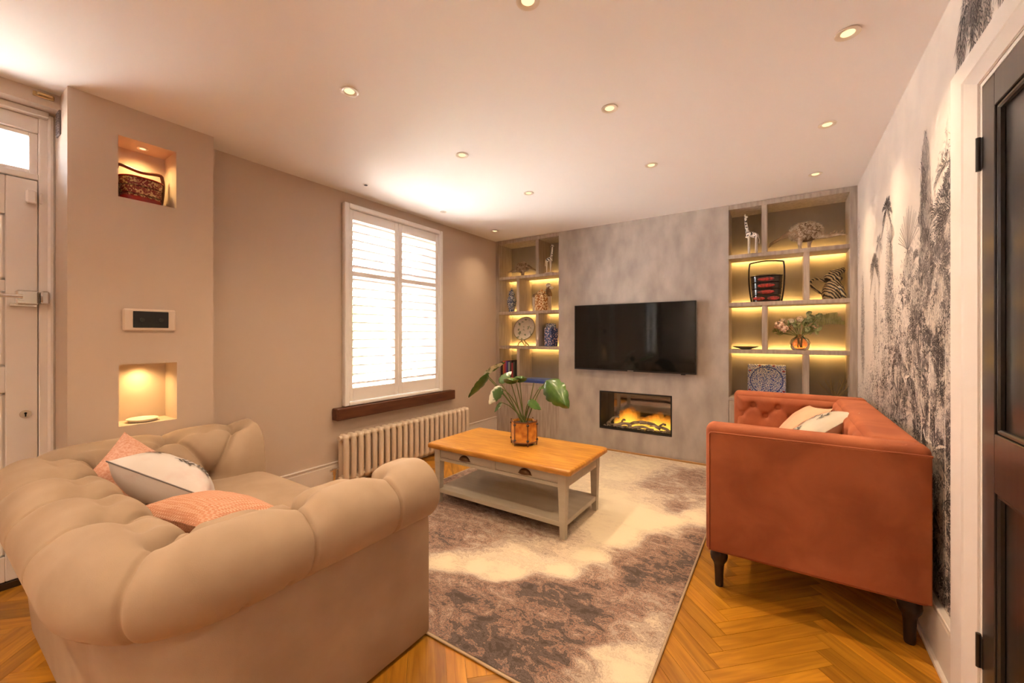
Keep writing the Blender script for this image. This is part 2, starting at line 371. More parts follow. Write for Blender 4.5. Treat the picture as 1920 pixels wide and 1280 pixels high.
# front door on the left
d1 = struct(bpy.data.objects.new('door_1', None), 'cream panelled front door with a chrome rim lock', 'door'); COL.objects.link(d1); d1.location = (-3.12, -.1, 0); ORG[d1] = Vector(d1.location)
b = B(); X0, X1 = -3.15, -3.10
zs = [(.155, .94), (1.066, 1.43), (1.48, 1.80)]
for y0, y1 in ((.29, .392), (-.54, -.44), (-.12, -.02)): b.box(X0, y0, .035, X1, y1, 1.985, .003)
for y0, y1 in ((-.02, .29), (-.44, -.12)):
    for z0, z1 in ((.035, .155), (.94, 1.066), (1.43, 1.48), (1.80, 1.985)): b.box(X0, y0, z0, X1, y1, z1, .003)
b.obj('door_leaf', white_w, d1)
for y0, y1 in ((-.02, .29), (-.44, -.12)):
    for z0, z1 in zs:
        b = B(); b.box(X0+.01, y0, z0, X1-.025, y1, z1); b.box(X0+.01, y0+.045, z0+.045, X1-.012, y1-.045, z1-.045, .012)
        for a in (0, 1):
            b.box(X1-.026, y0, (z0, z1-.02)[a], X1-.004, y1, (z0+.02, z1)[a], .008); b.box(X1-.026, (y0, y1-.02)[a], z0, X1-.004, (y0+.02, y1)[a], z1, .008)
        b.obj('door_panel', white_w, d1)
b = B(); b.box(-3.105, .318, 1.365, -3.055, .39, 1.435, .006); b.box(-3.102, .30, 1.355, -3.085, .39, 1.372, .003); lk = b.obj('rim_lock', chrome, d1)
b = B(); b.tube([(-3.055, .335, 1.402), (-3.035, .335, 1.402)], .018, 14); b.tube([(-3.035, .335, 1.402), (-3.03, .29, 1.402), (-3.03, .245, 1.402)], [.011, .009, .012], 10); b.obj('lever_handle', chrome, lk, 50)
b = B(); b.box(-3.10, .397, 1.37, -3.05, .425, 1.435, .006); b.obj('lock_keep', chrome, d1)
b = B(); M_ = Matrix.Rotation(R(90), 3, 'Y'); b.tube([(-3.10, .352, .83), (-3.094, .352, .83)], .02, 20); ke = b.obj('keyhole_cover', chrome, d1, 40)
b = B(); b.tube([(-3.0945, .352, .834), (-3.0925, .352, .834)], .005, 10); b.box(-3.0945, .3495, .818, -3.0925, .3545, .834); b.obj('keyhole', black, ke)
b = B(); b.box(-3.10, .352, 1.865, -3.075, .386, 1.93, .006); b.box(-3.10, .394, 1.872, -3.082, .407, 1.925, .004); b.obj('alarm_contact', white_w, d1)
b = B(); b.box(-3.16, -.56, 0, -3.09, .42, .033, .003); b.obj('threshold', darkwood, d1)
# frame and transom window
b = B()
for y0, y1 in ((.395, .45), (-.60, -.545)): b.box(-3.18, y0, 0, -3.10, y1, 2.33, .004)
b.box(-3.135, .425, 0, -3.085, .45, 2.33, .008); b.box(-3.20, .365, 0, -3.152, .40, 2.0); b.box(-3.20, -.56, 0, -3.152, -.52, 2.0); b.box(-3.20, -.52, 1.96, -3.152, .365, 2.0); b.box(-3.20, -.52, 0, -3.152, .365, .05)
b.box(-3.18, -.545, 1.99, -3.10, .395, 2.02, .003); b.box(-3.18, -.545, 2.225, -3.10, .395, 2.30, .004); b.box(-3.14, -.6, 2.301, -3.06, .424, 2.329, .003)
struct(b.obj('trim_3', white_w))
w2 = struct(bpy.data.objects.new('window_2', None), 'clear transom window above the cream front door', 'window'); COL.objects.link(w2); w2.location = (-3.13, -.08, 2.02); ORG[w2] = Vector(w2.location)
b = B()
for a in ((-.545, -.51), (.365, .395)): b.box(-3.16, a[0], 2.02, -3.115, a[1], 2.225, .003)
b.box(-3.16, -.51, 2.02, -3.115, .365, 2.04, .003); b.box(-3.16, -.51, 2.205, -3.115, .365, 2.225, .003); b.obj('window_frame', white_w, w2)
b = B(); b.box(-3.14, -.51, 2.04, -3.136, .365, 2.205); b.obj('glass_pane', glass_m, w2)
w3 = struct(bpy.data.objects.new('window_3', None), 'plain sash window at the far end behind the entrance', 'window'); COL.objects.link(w3); w3.location = (-3.2, -3.75, .70); ORG[w3] = Vector(w3.location)
b = B()
for y0, y1 in ((-4.3, -4.24), (-3.26, -3.2), (-3.77, -3.73)): b.box(-3.25, y0, .70, -3.19, y1, 2.20, .003)
for z0, z1 in ((.70, .76), (1.42, 1.47), (2.14, 2.20)):
    for y0, y1 in ((-4.24, -3.77), (-3.73, -3.26)): b.box(-3.245, y0, z0, -3.195, y1, z1, .003)
b.obj('window_frame', white_w, w3)
b = B(); b.box(-3.222, -4.24, .76, -3.219, -3.26, 2.14); b.obj('glass_pane', glass_m, w3)
# ------------------------------------------------------------------ main window: sash, glass and plantation shutters
w1 = struct(bpy.data.objects.new('window_1', None), 'sash window behind white plantation shutters', 'window'); COL.objects.link(w1); w1.location = (-3.2, 2.595, .66); ORG[w1] = Vector(w1.location)
b = B()
for y0, y1 in ((2.06, 2.115), (3.075, 3.13)): b.box(-3.25, y0, .66, -3.18, y1, 2.27, .003)
for z0, z1 in ((.66, .73), (1.72, 1.775), (2.20, 2.27)): b.box(-3.25, 2.115, z0, -3.18, 3.075, z1, .003)
b.obj('sash_frame', white_w, w1)
for z0, z1 in ((.73, 1.72), (1.775, 2.2)):
    b = B(); b.box(-3.222, 2.115, z0, -3.218, 3.075, z1); b.obj('glass_pane', glass_m, w1)
b = B()     # shutter surround fixed round the opening
for y0, y1 in ((2.02, 2.06), (3.13, 3.172)): b.box(XL, y0, .636, XL+.045, y1, 2.31, .006)
b.box(XL, 2.06, 2.27, XL+.045, 3.13, 2.31, .006); b.box(XL, 2.06, .636, XL+.045, 3.13, .665, .006)
b.box(XL+.02, 2.055, .66, XL+.036, 2.068, 2.275); b.box(XL+.02, 3.122, .66, XL+.036, 3.135, 2.275)
b.obj('shutter_surround', shutter_m, w1)
lou = None
for k, (ya, yb) in enumerate(((2.064, 2.593), (2.597, 3.126))):
    sh = thing('window_shutter', ('white louvred shutter panel on the window half nearer the front door', 'white louvred shutter panel on the window half nearer the bookcase')[k], 'shutter', (XL+.015, (ya+yb)/2, .668), 'plantation shutter panels')
    b = B(); xa, xb = XL-.014, XL+.020
    ia, ib = ya+.045, yb-.042
    b.box(xa, ya, .668, xb, ia, 2.268, .003); b.box(xa, ib, .668, xb, yb, 2.268, .003)
    for z0, z1 in ((.668, .778), (1.715, 1.757), (2.185, 2.268)): b.box(xa, ia, z0, xb, ib, z1, .003)
    b.obj('shutter_frame', shutter_m, sh)
    xm = XL+.003; yc = (ia+ib)/2; half = (ib-ia)/2-.001
    if lou is None:
        rows = []
        for i in range(14):
            a = 2*PI*i/14; rows.append([(.031*math.cos(a), y, .0052*math.sin(a)) for y in (-half, half)])
        lb_ = B(); lb_.grid(rows, cu=True); nn = 14
        lb_.f += [tuple(2*i for i in range(nn)), tuple(2*i+1 for i in range(nn))[::-1]]; lb_.mi += [0, 0]
        lou = bpy.data.meshes.new('louvre'); lou.from_pydata(lb_.v, [], lb_.f); lou.materials.append(shutter_m)
        lou.polygons.foreach_set('use_smooth', [True]*len(lou.polygons)); lou.set_sharp_from_angle(angle=R(50))
    for z0, z1, nl in ((.778, 1.715, 13), (1.757, 2.185, 6)):
        for i in range(nl):
            z = z0+(z1-z0)*(i+.5)/nl
            o = bpy.data.objects.new('louvre', lou); COL.objects.link(o); o.parent = sh; o.location = Vector((xm, yc, z))-ORG[sh]; o.rotation_euler = (0, R(-28), 0)
    b = B(); yt = ia+.012
    for z in (.84, 1.55): pass
b = B(); b.box(XL-.0, 1.93, .537, XL+.075, 3.33, .633, .006); so_ = struct(b.obj('trim_4', sill_m), 'dark stained wooden sill board under the shuttered window', 'sill')
# outside: pavement, hedge tree, house opposite, railings
b = B(); b.box(-20, -12, -.5, -3.3, 18, -.42); struct(b.obj('ground', mat('pavement', (.70, .68, .65), .9)), 'pale pavement outside the window', 'pavement')
hs = thing('house', 'brick house across the street', 'house', (-15, 6, -.42))
b = B(); b.box(-16, -2, -.42, -15, 16, 6); b.obj('facade', mat('weathered_brick', (.16, .13, .12), .9), hs)
for yy in (1.5, 5.2, 9, 12.4):
    for zz in (.6, 3.4):
        b = B(); b.box(-15.02, yy, zz, -14.95, yy+1.1, zz+1.6); wn = b.obj('house_window', mat('ext_frame', (.8, .8, .8), .5) if 'ext_frame' not in MATS else MATS['ext_frame'], hs)
        b = B(); b.box(-14.96, yy+.1, zz+.1, -14.94, yy+1.0, zz+1.5); b.obj('house_pane', MATS.get('ext_glass') or mat('ext_glass', (.03, .035, .04), .1), wn)
leaf_ext = mat('street_foliage', (.035, .075, .012), .8, col2=(.06, .11, .025), nscale=3)
for (lx, ly, lz, rr, lab) in ((-9.5, 6.2, 1.0, 1.2, 'leafy green street tree outside the window'), (-8.6, 9.6, 1.3, 1.0, 'smaller green street tree by the house railings')):
    tr = thing('street_tree', lab, 'tree', (lx, ly, -.42), 'trees in the street')
    b = B(); b.tube([(lx, ly, -.42), (lx, ly, lz)], [.10, .07], 8); b.obj('trunk', darkwood, tr)
    b = B()
    for i in range(14):
        v = Vector((random.gauss(0, .45), random.gauss(0, .45), random.gauss(0, .4)))*rr; b.ell((lx+v.x, ly+v.y, lz+v.z), (.5*rr, .5*rr, .42*rr), 5, 7)
    b.obj('crown', leaf_ext, tr)
fn = thing('railing', 'dark iron railings along the pavement', 'railing', (-6.2, 5, -.42))
for i in range(26):
    b = B(); b.tube([(-6.2, 1.2+i*.3, -.42), (-6.2, 1.2+i*.3, .72)], .02, 6); b.obj('railing_bar', MATS['dark_metal'], fn)
b = B(); b.tube([(-6.2, .8, .66), (-6.2, 9.2, .66)], .025, 6); b.obj('top_rail', MATS['dark_metal'], fn)
# ------------------------------------------------------------------ ceiling downlights
lamp_m = emit('lamp_glow', (1, .74, .36), 1.5)
ring_m = mat('downlight_ring', (.80, .72, .60), .35)
off_m = mat('unlit_lamp', (.35, .33, .31), .4)
sensor_m = mat('sensor_black', (.05, .045, .04), .4)
def spot(parent, loc, watts, size=2.6, blend=1.0, rad=.03, col=DOWN_C, name='bulb'):
    l = bpy.data.lights.new('bulb', 'SPOT'); l.energy = watts; l.color = col; l.spot_size = size; l.spot_blend = blend; l.shadow_soft_size = rad
    o = bpy.data.objects.new(name, l); COL.objects.link(o); o.parent = parent; o.location = Vector(loc)-ORG[parent]; return o
def downlight(x, y, z, label, group, watts, r=.042, lit=True, size=2.6, off=None):
    t = thing('downlight', label, 'downlight', (x, y, z), group)
    b = B(); b.lathe([(r, -.001), (r, -.005), (r*.80, -.006), (r*.56, -.0012)], (x, y, z), 28); b.obj('trim_ring', ring_m, t, 40)
    b = B(); b.lathe([(r*.56, -.0015), (r*.5, -.0035), (0, -.0045)], (x, y, z), 24); b.obj('lamp' if off is None else f'lamp_{off}_offscreen', lamp_m if lit else off_m, t, 60)
    if lit: spot(t, (x, y, z-.012), watts, size, col=DOWN_C if z > 2.3 else (1, .66, .26), name='bulb' if off is None else f'downlight_{off}_offscreen')
    return t
for x, y, lab in ((-1.75, 1.215, 'above the front edge of the beige sofa'), (-.75, 1.235, 'above the open floor between the two sofas'), (-1.75, 2.05, 'above the drawer side of the coffee table'),
                  (-.75, 2.055, 'above the rug between coffee table and rust sofa'), (.215, 2.06, 'above the rust sofa arm nearest the dark door'), (-1.755, 2.90, 'above the rug between coffee table and television'),
                  (-.757, 2.895, 'above the rug in front of the rust sofa seat'), (.211, 2.885, 'above the middle of the rust sofa'), (.204, 3.72, 'close to the bookcase behind the rust sofa'), (-2.705, 3.737, 'in the corner beside the corner bookcase')):
    downlight(x, y, H, 'warm recessed ceiling downlight '+lab, 'lit ceiling downlights', DOWN_W*(.55 if x < -2.5 else 1), size=1.75 if x > 0 else 2.0 if x < -2.5 else 2.6)
off_n = 0                   # the ceiling grid seen in the photograph goes on behind the camera at the same spacing
for y in (-.46, -1.30, -2.14):
    for x in (-1.75, -.75, .215):
        off_n += 1; downlight(x, y, H, 'round warm recessed downlight over the entrance end of the room', 'downlights over the entrance end', DOWN_W, size=1.75 if x > 0 else 2.6, off=off_n)
downlight(-2.70, 2.89, H, 'unlit grey recessed downlight above the window shutters', None, 0, .03, False)
t = thing('ceiling_sensor', 'tiny white ringed black sensor in the ceiling over the window wall', 'sensor', (-2.722, 2.036, H))
b = B(); b.lathe([(.024, -.0005), (.024, -.003), (.015, -.004)], (-2.722, 2.036, H), 24); b.obj('trim_ring', white_w, t, 40)
b = B(); b.lathe([(.014, -.0035), (.012, -.008), (0, -.009)], (-2.722, 2.036, H), 20); b.obj('sensor_eye', sensor_m, t, 60)
downlight(-2.925, .748, 2.2415, 'small warm downlight inside the upper wall niche', None, 7.5, .024, True, 2.6)
downlight(-2.95, .748, 1.0655, 'small warm downlight inside the lower wall niche', None, 6.0, .022, True, 2.6)
# vent and catch near the front door
t = thing('air_vent', 'small grey vent grille beside the front door frame', 'vent', (-3.0, .45, 2.265))
b = B(); b.box(-3.035, .443, 2.205, -2.96, .45, 2.325, .002); b.obj('vent_plate', mat('vent_grey', (.17, .13, .115), .6), t)
for i in range(9):
    b = B(); z = 2.215+i*.0125; b.box(-3.03, .4415, z, -2.965, .4435, z+.006); b.obj('vent_slat', MATS['vent_grey'], t)
t = thing('door_catch', 'small brass catch screwed to the beam above the front door', 'catch', (-2.98, .40, 2.372))
b = B(); b.box(-2.985, .36, 2.362, -2.972, .43, 2.384, .003); b.obj('catch_plate', brass, t)
b = B(); b.tube([(-2.972, .375, 2.373), (-2.955, .375, 2.373), (-2.955, .42, 2.373)], .006, 8); b.obj('catch_bolt', brass, t, 50)
# thermostat / control plate
t = thing('control_panel', 'black twin dial control panel on a cream wall plate between the niches', 'control panel', (XC, .752, 1.297))
b = B(); b.box(XC, .642, 1.238, XC+.016, .863, 1.356, .008); b.obj('wall_plate', mat('cream_plate', (.66, .53, .42), .45), t)
b = B(); b.box(XC+.015, .681, 1.257, XC+.021, .828, 1.343, .002); b.obj('control_face', black, t)
for y in (.717, .795):
    b = B(); b.tube([(XC+.02, y, 1.298), (XC+.028, y, 1.298)], .010, 14); b.obj('control_knob', steel, t, 40)
# ------------------------------------------------------------------ bookcases
SH = (1.945, 1.514, 1.092); CABT = .655; TH = .034; BKY = 4.465
strip_m = emit('led_strip_glow', LED_C, LED_S*9)
def bookcase(x0, x1, f0, f1, divs, label):
    t = thing('bookcase', label, 'bookcase', ((x0+x1)/2, YB, 0), 'built-in bookcases')
    b = B(); b.box(f0, YB, 0, x0, 4.495, H-.002, .002); b.obj('side_panel', case_m, t)
    b = B(); b.box(x1, YB, 0, f1, 4.495, H-.002, .002); b.obj('side_panel', case_m, t)
    b = B(); b.box(x0, YB, 2.355, x1, 4.495, H-.002, .002); b.obj('top_panel', case_m, t)
    b = B(); b.box(x0, BKY, CABT, x1, 4.495, 2.355); b.obj('back_panel', caseback_m, t)
    for z in SH:
        b = B(); b.box(x0, YB+.002, z-TH, x1, BKY-.050, z, .0015); s_ = b.obj('shelf', case_m, t)
        b = B(); b.box(x0+.004, BKY-.0495, z-TH+.004, x1-.004, BKY-.0455, z-.006); b.obj('led_strip', strip_m, s_)
    b = B(); b.box(x0, YB+.0, CABT-.025, x1, 4.495, CABT, .0015); b.obj('cabinet_top', case_m, t)
    tops = (2.355,)+tuple(z-TH for z in SH); bots = SH+(CABT,)
    for xd, zt, zb in zip(divs, tops, bots):
        b = B(); b.box(xd-.020, YB+.003, zb, xd+.020, BKY, zt, .0015); b.obj('divider', case_m, t)
    xm = (x0+x1)/2
    for a, c in ((x0+.002, xm-.0015), (xm+.0015, x1-.002)):
        b = B(); b.box(a, YB+.001, .03, c, YB+.022, CABT-.028, .0015); b.obj('cabinet_door', case_m, t)
    b = B(); b.box(x0, YB+.03, 0, x1, 4.49, .03); b.obj('plinth', case_m, t)
    return t
bookcase(-2.96, -2.124, XL+.001, -2.124+.0019, (-2.409, -2.678, -2.409, -2.674), 'built-in taupe bookcase in the corner beside the window wall')
bookcase(-.4035, .449, -.4045, XR-.001, (-.129, .171, -.127, .169), 'built-in taupe bookcase behind the rust sofa')
# ------------------------------------------------------------------ television
t = thing('television', 'large black flat television on the concrete effect wall', 'television', (-1.282, 4.12, .85))
b = B(); b.box(-1.897, 4.105, .853, -.665, 4.135, 1.545, .003); b.box(-1.65, 4.135, .95, -.9, 4.16, 1.40, .01); b.obj('case', black, t)
b = B(); b.box(-1.888, 4.1035, .868, -.674, 4.106, 1.538); b.obj('screen', screen_m, t)
b = B(); b.box(-1.5, 4.16, 1.05, -1.05, YB-.0005, 1.3); b.obj('wall_bracket', steel, t)
b = B(); b.box(-1.31, 4.1028, .857, -1.25, 4.1052, .863); b.obj('badge', mat('tv_badge', (.45, .43, .42), .3, .8), t)
b = B(); b.box(-.80, 4.108, .843, -.76, 4.13, .853, .002); b.obj('sensor_foot', black, t)
# ------------------------------------------------------------------ electric fireplace
t = thing('electric_fireplace', 'black framed electric fire with glowing flames set in the wall', 'fireplace', (-1.265, YB, .229))
fx0, fx1, fz0, fz1 = -1.634, -.895, .230, .629; yb_ = YB+.215
b = B()
for q in ((fx0, fz0, fx0+.012, fz1), (fx1-.012, fz0, fx1, fz1), (fx0+.012, fz0, fx1-.012, fz0+.012), (fx0+.012, fz1-.012, fx1-.012, fz1)): b.box(q[0], YB-.004, q[1], q[2], YB+.03, q[3], .001)
b.obj('fire_frame', black, t)
b = B(); b.box(fx0, YB+.03, fz0, fx0+.012, yb_, fz1); b.box(fx1-.012, YB+.03, fz0, fx1, yb_, fz1); b.box(fx0+.012, YB+.03, fz1-.012, fx1-.012, yb_, fz1); b.box(fx0+.012, YB+.03, fz0, fx1-.012, yb_, fz0+.02); b.obj('firebox', mat('firebox_black', (.02, .018, .016), .4), t)
b = B(); b.box(fx0+.012, yb_-.006, fz0+.02, fx1-.012, yb_, fz1-.012); b.obj('mirror_back', mat('smoked_mirror', (.62, .58, .54), .03, 1), t)
b = B(); b.box(fx0+.012, YB+.008, fz0+.012, fx1-.012, YB+.011, fz1-.012); b.obj('glass_front', fire_glass, t)
ash = mat('pale_ash', (.80, .72, .64), .9, col2=(.25, .2, .17), nscale=30)
b = B(); rr = random.Random(3)
for i in range(170):
    x = rr.uniform(fx0+.03, fx1-.03); y = rr.uniform(YB+.03, yb_-.03); s_ = rr.uniform(.006, .016)
    b.ell((x, y, fz0+.022+rr.uniform(0, .012)), (s_, s_, s_*.7), 3, 5)
o = b.obj('ash_bed', ash, t); o['kind'] = 'stuff'
logm = mat('pale_driftwood_log', (.85, .74, .62), .85, col2=(.28, .20, .15), nscale=14, stretch=(1, 1, 4), ramp=(.4, .65))
for (x0, y0, z0, x1, y1, z1, r) in ((-1.58, .08, .27, -1.45, .10, .35, .012), (-1.50, .06, .265, -1.27, .09, .275, .017), (-1.36, .10, .27, -1.15, .05, .325, .018), (-1.22, .05, .325, -1.02, .06, .28, .019), (-1.12, .09, .285, -.93, .07, .262, .016), (-1.05, .11, .27, -.97, .06, .33, .012), (-1.30, .05, .262, -1.08, .045, .262, .013), (-1.44, .12, .27, -1.38, .06, .33, .011)):
    p0 = Vector((x0, YB+y0, z0)); p1 = Vector((x1, YB+y1, z1)); pts = []
    for i in range(7): f = i/6; pts.append(p0.lerp(p1, f)+Vector((rr.uniform(-.004, .004), rr.uniform(-.004, .004), .02*math.sin(PI*f)+rr.uniform(-.004, .004))))
    b = B(); b.tube(pts, [r*rr.uniform(.75, 1.1) for _ in pts], 8); b.obj('log', logm, t, 60)
def flame_mat():
    m = bpy.data.materials.new('fire_glow'); m.use_nodes = True; n = m.node_tree.nodes; L = m.node_tree.links; n.clear()
    tc = n.new('ShaderNodeTexCoord'); sp = n.new('ShaderNodeSeparateXYZ'); L.new(tc.outputs['Generated'], sp.inputs[0])
    r = n.new('ShaderNodeValToRGB'); r.color_ramp.elements[0].color = (1, .60, .07, 1); r.color_ramp.elements[1].color = (1, .27, .02, 1); r.color_ramp.elements[1].position = .8
    L.new(sp.outputs[2], r.inputs[0]); e = n.new('ShaderNodeEmission'); L.new(r.outputs[0], e.inputs[0]); e.inputs[1].default_value = 2.0
    tr = n.new('ShaderNodeBsdfTransparent'); mr = n.new('ShaderNodeMapRange'); mr.inputs[1].default_value = .1; mr.inputs[2].default_value = 1; mr.inputs[3].default_value = .55; mr.inputs[4].default_value = .0; L.new(sp.outputs[2], mr.inputs[0])
    def mth(op, a, c):
        q = n.new('ShaderNodeMath'); q.operation = op
        for i, k in enumerate((a, c)):
            if isinstance(k, (int, float)): q.inputs[i].default_value = k
            else: L.new(k, q.inputs[i])
        return q.outputs[0]
    side = mth('SUBTRACT', 1.0, mth('POWER', mth('ABSOLUTE', mth('SUBTRACT', mth('MULTIPLY', sp.outputs[0], 2.0), 1.0), 0.0), 1.6))     # each tongue thins out to its sides
    mpp = n.new('ShaderNodeMapping'); mpp.inputs['Scale'].default_value = (60, 20, 14); L.new(tc.outputs['Object'], mpp.inputs[0]); nzz = n.new('ShaderNodeTexNoise'); nzz.inputs['Scale'].default_value = 1; L.new(mpp.outputs[0], nzz.inputs[0])
    alpha = mth('MULTIPLY', mth('MULTIPLY', mr.outputs[0], side), mth('ADD', .3, mth('MULTIPLY', nzz.outputs[0], 1.3)))
    mx = n.new('ShaderNodeMixShader'); L.new(alpha, mx.inputs[0]); L.new(tr.outputs[0], mx.inputs[1]); L.new(e.outputs[0], mx.inputs[2])
    o = n.new('ShaderNodeOutputMaterial'); L.new(mx.outputs[0], o.inputs[0]); return m
ember_m = emit('ember_glow', (1, .50, .06), 1.6)
for x, y, w_ in ((-1.43, .10, .07), (-1.36, .11, .06), (-1.19, .075, .07), (-1.07, .07, .07), (-1.0, .09, .04), (-1.27, .07, .04)):
    b = B(); b.ell((x, YB+y, fz0+.045), (w_, .02, .018), 6, 14); b.obj('ember', ember_m, t, 180)
fm = flame_mat()
for x, hh, ww in ((-1.48, .09, .03), (-1.42, .17, .04), (-1.37, .19, .045), (-1.32, .15, .035), (-1.25, .09, .03), (-1.19, .11, .03), (-1.12, .14, .035), (-1.07, .16, .035), (-1.0, .13, .04), (-.95, .11, .03)):
    b = B(); y = YB+.135+rr.uniform(-.015, .015); z0 = fz0+.03; rows = []
    for i in range(11):
        f = i/10; rad = 1.5*ww*(max(0, 1-f**3)**.5)*(.85+.15*math.sin(f*3)); cx = x+.012*math.sin(f*5+x*40)*f
        rows.append([(cx+rad*math.cos(a), y+rad*.35*math.sin(a), z0+hh*f) for a in [2*PI*k/10 for k in range(10)]])
    b.grid(rows, cv=True); b.obj('flame', fm, t, 180)
# ------------------------------------------------------------------ rug
def rug():
    x0, x1, y0, y1 = -2.37, -.388, 1.197, 4.13; nx, ny = 150, 220
    pts = [(860,1000,.42),(830,1010,.3),(870,1130,.2),(920,1150,.35),(950,1180,.2),(1000,1220,.12),(900,1220,.12),(1060,1200,.22),(1120,1150,.2),(1180,1140,.38),(1200,1080,.10),(1230,1060,.18),(1280,1040,.28),(1300,1010,.28),(1270,1003,.6),
     (830,1060,.9),(900,1065,.95),(960,1080,.97),(1050,1075,.97),(1100,1040,.93),(1150,1000,.97),(1200,980,.97),(1250,980,.97),(1300,965,.9),(1180,960,.97),(1130,990,.9),
     (850,960,.45),(900,980,.46),(950,990,.52),(1000,1000,.52),(1020,1030,.66),(980,1040,.8),(1040,1000,.6),(1200,870,.85),(1160,890,.85),(1250,880,.6),(1290,890,.42),(1230,910,.5),(1280,930,.58),(1200,920,.72),(1275,955,.42),(1150,930,.9),(1180,850,.7),(1280,870,.7),
     (1180,1220,.9),(1150,1260,.95),(1200,1190,.62),(1230,1160,.6),(1120,1240,.85),(1080,1270,.6),(1040,1250,.2),(1240,1130,.5),(1230,1090,.25),(850,1150,.35),(860,1180,.3),(900,1180,.15),(950,1130,.42),(870,1113,.18),(830,1095,.4),(1000,1112,.16),(1060,1110,.2),(1120,1100,.3),(1130,1075,.55),(1170,1045,.45),(1240,1025,.35),(950,1105,.3),(890,1098,.42),(960,1250,.2),(1100,1180,.3),(1160,1180,.45)]
    C = []
    for u, v, tn in pts:
        p = at(u, v, 'Z', .012); C.append((p.x, p.y, tn))
    C += [(-2.3, 3.2, .6), (-2.2, 3.9, .7), (-1.7, 3.9, .8), (-1.8, 3.3, .55), (-1.4, 3.0, .8), (-2.3, 1.5, .5), (-2.0, 1.9, .45), (-1.6, 2.5, .5), (-2.2, 2.6, .4)]
    C = np.array(C); gx = np.linspace(x0, x1, nx); gy = np.linspace(y0, y1, ny); X, Y = np.meshgrid(gx, gy, indexing='ij')
    Xw = X.copy(); Yw = Y.copy()
    for i in range(nx):
        for j in range(ny):
            q = noise.noise_vector(Vector((X[i, j]*3.2, Y[i, j]*3.2, 1.7)))*.07+noise.noise_vector(Vector((X[i, j]*8, Y[i, j]*8, 4.1)))*.03
            Xw[i, j] += q.x; Yw[i, j] += q.y
    W = 0; S = 0
    for cx, cy, tn in C:
        d = ((Xw-cx)**2+(Yw-cy)**2)+.0012; wt = 1/d**1.7; W = W+wt; S = S+wt*tn
    T = S/W; T = T+.075*np.tanh((T-.60)*9)+.02
    b = B(); Z = .012
    b.grid([[(X[i, j], Y[i, j], Z) for j in range(ny)] for i in range(nx)])
    me = b
    m = bpy.data.materials.new('marbled_pile'); m.use_nodes = True; t_ = m.node_tree; n = t_.nodes; L = t_.links; p = n['Principled BSDF']
    a = n.new('ShaderNodeAttribute'); a.attribute_name = 'tone'; tc = n.new('ShaderNodeTexCoord')
    def nz(sc, det, dis, st=(1, 1, 1)):
        mpn = n.new('ShaderNodeMapping'); mpn.inputs['Scale'].default_value = st; mpn.inputs['Rotation'].default_value = (0, 0, R(28)); L.new(tc.outputs['Object'], mpn.inputs[0])
        q = n.new('ShaderNodeTexNoise'); q.inputs['Scale'].default_value = sc; q.inputs['Detail'].default_value = det; q.inputs['Distortion'].default_value = dis; q.inputs['Roughness'].default_value = .65; L.new(mpn.outputs[0], q.inputs[0]); return q.outputs[0]
    def math_(op, x, y):
        q = n.new('ShaderNodeMath'); q.operation = op
        for i, k in enumerate((x, y)):
            if isinstance(k, (int, float)): q.inputs[i].default_value = k
            else: L.new(k, q.inputs[i])
        return q.outputs[0]
    f1 = math_('SUBTRACT', nz(3.2, 8, 2.6, (1, 2.0, 1)), .5); f2 = math_('SUBTRACT', nz(9, 7, 1.6, (1, 1.6, 1)), .5); f3 = math_('SUBTRACT', nz(150, 2, 0), .5)
    amp = math_('SUBTRACT', 1.30, a.outputs['Fac'])            # streaks are stronger in the dark veins
    s1 = math_('MULTIPLY', math_('ADD', math_('MULTIPLY', f1, .85), math_('MULTIPLY', f2, 1.1)), amp)
    tot = math_('ADD', math_('ADD', a.outputs['Fac'], s1), math_('MULTIPLY', f3, .22))
    r = n.new('ShaderNodeValToRGB'); e = r.color_ramp.elements
    cols = [(0, (.10, .072, .062)), (.10, (.18, .135, .118)), (.15, (.085, .062, .054)), (.21, (.22, .165, .14)), (.25, (.46, .25, .175)), (.285, (.13, .092, .08)), (.34, (.28, .20, .165)), (.375, (.56, .34, .245)), (.41, (.16, .11, .095)), (.45, (.36, .265, .215)),
            (.49, (.62, .42, .315)), (.525, (.24, .17, .14)), (.56, (.47, .36, .285)), (.60, (.60, .47, .37)), (.63, (.36, .27, .215)), (.66, (.60, .48, .375)), (.70, (.76, .615, .46)), (.73, (.50, .38, .29)), (.77, (.75, .61, .46)), (.83, (.80, .665, .49)), (.86, (.66, .53, .385)), (.90, (.80, .665, .48)), (1.0, (.86, .73, .52))]
    cols = [(q, tuple(v*.86 for v in c)) for q, c in cols]
    e[0].position, e[0].color = cols[0][0], (*cols[0][1], 1); e[1].position, e[1].color = cols[-1][0], (*cols[-1][1], 1)
    for ps, c in cols[1:-1]:
        q = e.new(ps); q.color = (*c, 1)
    L.new(tot, r.inputs[0]); L.new(r.outputs[0], p.inputs['Base Color']); p.inputs['Roughness'].default_value = .95; p.inputs['Specular IOR Level'].default_value = .15
    bp = n.new('ShaderNodeBump'); bp.inputs['Strength'].default_value = .5; bp.inputs['Distance'].default_value = .004; q = nz(420, 2, 0); L.new(q, bp.inputs['Height']); L.new(bp.outputs[0], p.inputs['Normal'])
    th = thing('rug', 'large marbled rug in cream, brown and dusty pink under the coffee table', 'rug', ((x0+x1)/2, (y0+y1)/2, 0))
    o = me.obj('pile', m, th, 180)
    at_ = o.data.attributes.new('tone', 'FLOAT', 'POINT'); at_.data.foreach_set('value', T.reshape(-1).astype(np.float32))
    b = B(); k = .009
    for q in ((x0-k, y0-k, x1+k, y0), (x0-k, y1, x1+k, y1+k), (x0-k, y0, x0, y1), (x1, y0, x1+k, y1)): b.box(q[0], q[1], .0005, q[2], q[3], .0135, .004)
